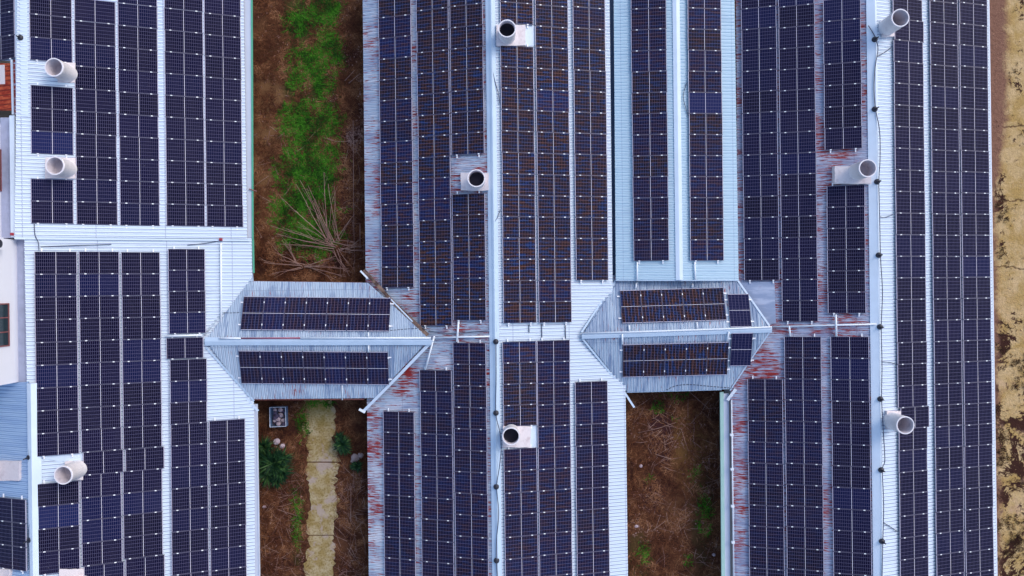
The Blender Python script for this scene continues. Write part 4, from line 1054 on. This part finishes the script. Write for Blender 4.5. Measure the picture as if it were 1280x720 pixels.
def rock(px, py, r, mat, label, z=0.0, group=None, name='stone'):
    q = g(px, py); V = []; Fs = []
    n1_, n2_ = 7, 5
    pts = []
    for i in range(n2_):
        el = -0.5 + (math.pi / 2 + 0.5) * i / (n2_ - 1)
        for k in range(n1_):
            a = 2 * math.pi * k / n1_ + i * 0.4; rr = r * rn.uniform(0.72, 1.15)
            V.append(q + Vector((rr * math.cos(a) * math.cos(el), rr * math.sin(a) * math.cos(el) * 0.85, z + r * 0.35 + rr * 0.6 * math.sin(el))))
    for i in range(n2_ - 1):
        for k in range(n1_):
            k2 = (k + 1) % n1_; Fs.append((i * n1_ + k, i * n1_ + k2, (i + 1) * n1_ + k2, (i + 1) * n1_ + k))
    Fs.append(tuple((n2_ - 1) * n1_ + k for k in range(n1_))); Fs.append(tuple(range(n1_ - 1, -1, -1)))
    tag(centred(name, V, Fs, mat), label, 'stone' if name == 'stone' else 'rubble', group)
M['rubble_w'] = concrete('pale_rubble', (0.52, 0.42, 0.46), (0.30, 0.18, 0.22)); M['rubble_d'] = concrete('dark_rubble', (0.10, 0.08, 0.14), (0.03, 0.02, 0.04)); M['stone'] = concrete('pinkish_stone', (0.38, 0.30, 0.29), (0.22, 0.15, 0.14))
for i in range(13): rock(rn.uniform(343.5, 357), rn.uniform(511, 529), rn.uniform(0.08, 0.17), M['rubble_w'], 'pale pink rubble lump inside the rimmed crate', rn.uniform(0.08, 0.28), 'pale rubble in the crate', 'rubble_lump')
for i in range(9): rock(rn.uniform(343.5, 357), rn.uniform(511, 529), rn.uniform(0.10, 0.15), M['rubble_d'], 'dark rubble lump inside the rimmed crate', rn.uniform(0.18, 0.32), 'dark rubble in the crate', 'rubble_lump')
for (x, y, r, l) in ((346.5, 551.5, 0.22, 'large pale stone above the big spiky bush'), (353, 557, 0.17, 'small pale stone right above the big spiky bush'), (444, 571, 0.28, 'large pinkish stone beside tiny bush under middle shed eave'), (451, 569, 0.20, 'small pinkish stone nearest middle shed eave'), (441, 575.5, 0.15, 'small pinkish stone left of the tiny bush'),
                     (331, 633, 0.12, 'small white stone low beside left shed gutter'), (801, 582, 0.12, 'white pebble in right gap, left side'), (795.5, 657.5, 0.12, 'white pebble beside middle shed lower right eave'), (892, 693, 0.11, 'white pebble near right shed pale green gutter')):
    rock(x, y, r, M['stone'] if 'pink' in l else M['rubble_w'], l)

# ------------------------------------------------------------------ light, sky, camera
w = bpy.data.worlds.new("World"); scn.world = w; w.use_nodes = True
nt = w.node_tree; bg = nt.nodes['Background']; sky = nt.nodes.new('ShaderNodeTexSky'); sky.sky_type = 'NISHITA'; sky.sun_disc = False
EL, AZ = R(41), R(52)                 # the light comes from the right and a little from above in the picture
sky.sun_elevation = EL; sky.sun_rotation = AZ; sky.air_density = 1.0; sky.dust_density = 2.0
nt.links.new(sky.outputs[0], bg.inputs['Color']); bg.inputs['Strength'].default_value = 0.15
sl = bpy.data.lights.new('sun', 'SUN'); sl.energy = 0.5; sl.angle = R(18); sl.color = (1.0, 0.96, 0.92)
so = bpy.data.objects.new('sun', sl); COL.objects.link(so)
d = Vector((math.sin(AZ) * math.cos(EL), math.cos(AZ) * math.cos(EL), math.sin(EL)))
so.rotation_euler = d.to_track_quat('Z', 'Y').to_euler(); so.location = d * 60

cam = bpy.data.cameras.new('camera'); cam.sensor_width = 36.0; cam.lens = 36.0 * F / 1280.0; cam.clip_end = 2000; cam.clip_start = 0.5
co = bpy.data.objects.new('camera', cam); COL.objects.link(co); co.location = (0, 0, H); co.rotation_euler = (0, 0, -TH); scn.camera = co
scn.view_settings.view_transform = 'Standard'; scn.view_settings.look = 'None'; scn.view_settings.exposure = 0.76; scn.view_settings.gamma = 1.0
print('individual panels', n_ind, 'stuff faces', len(stuffF))
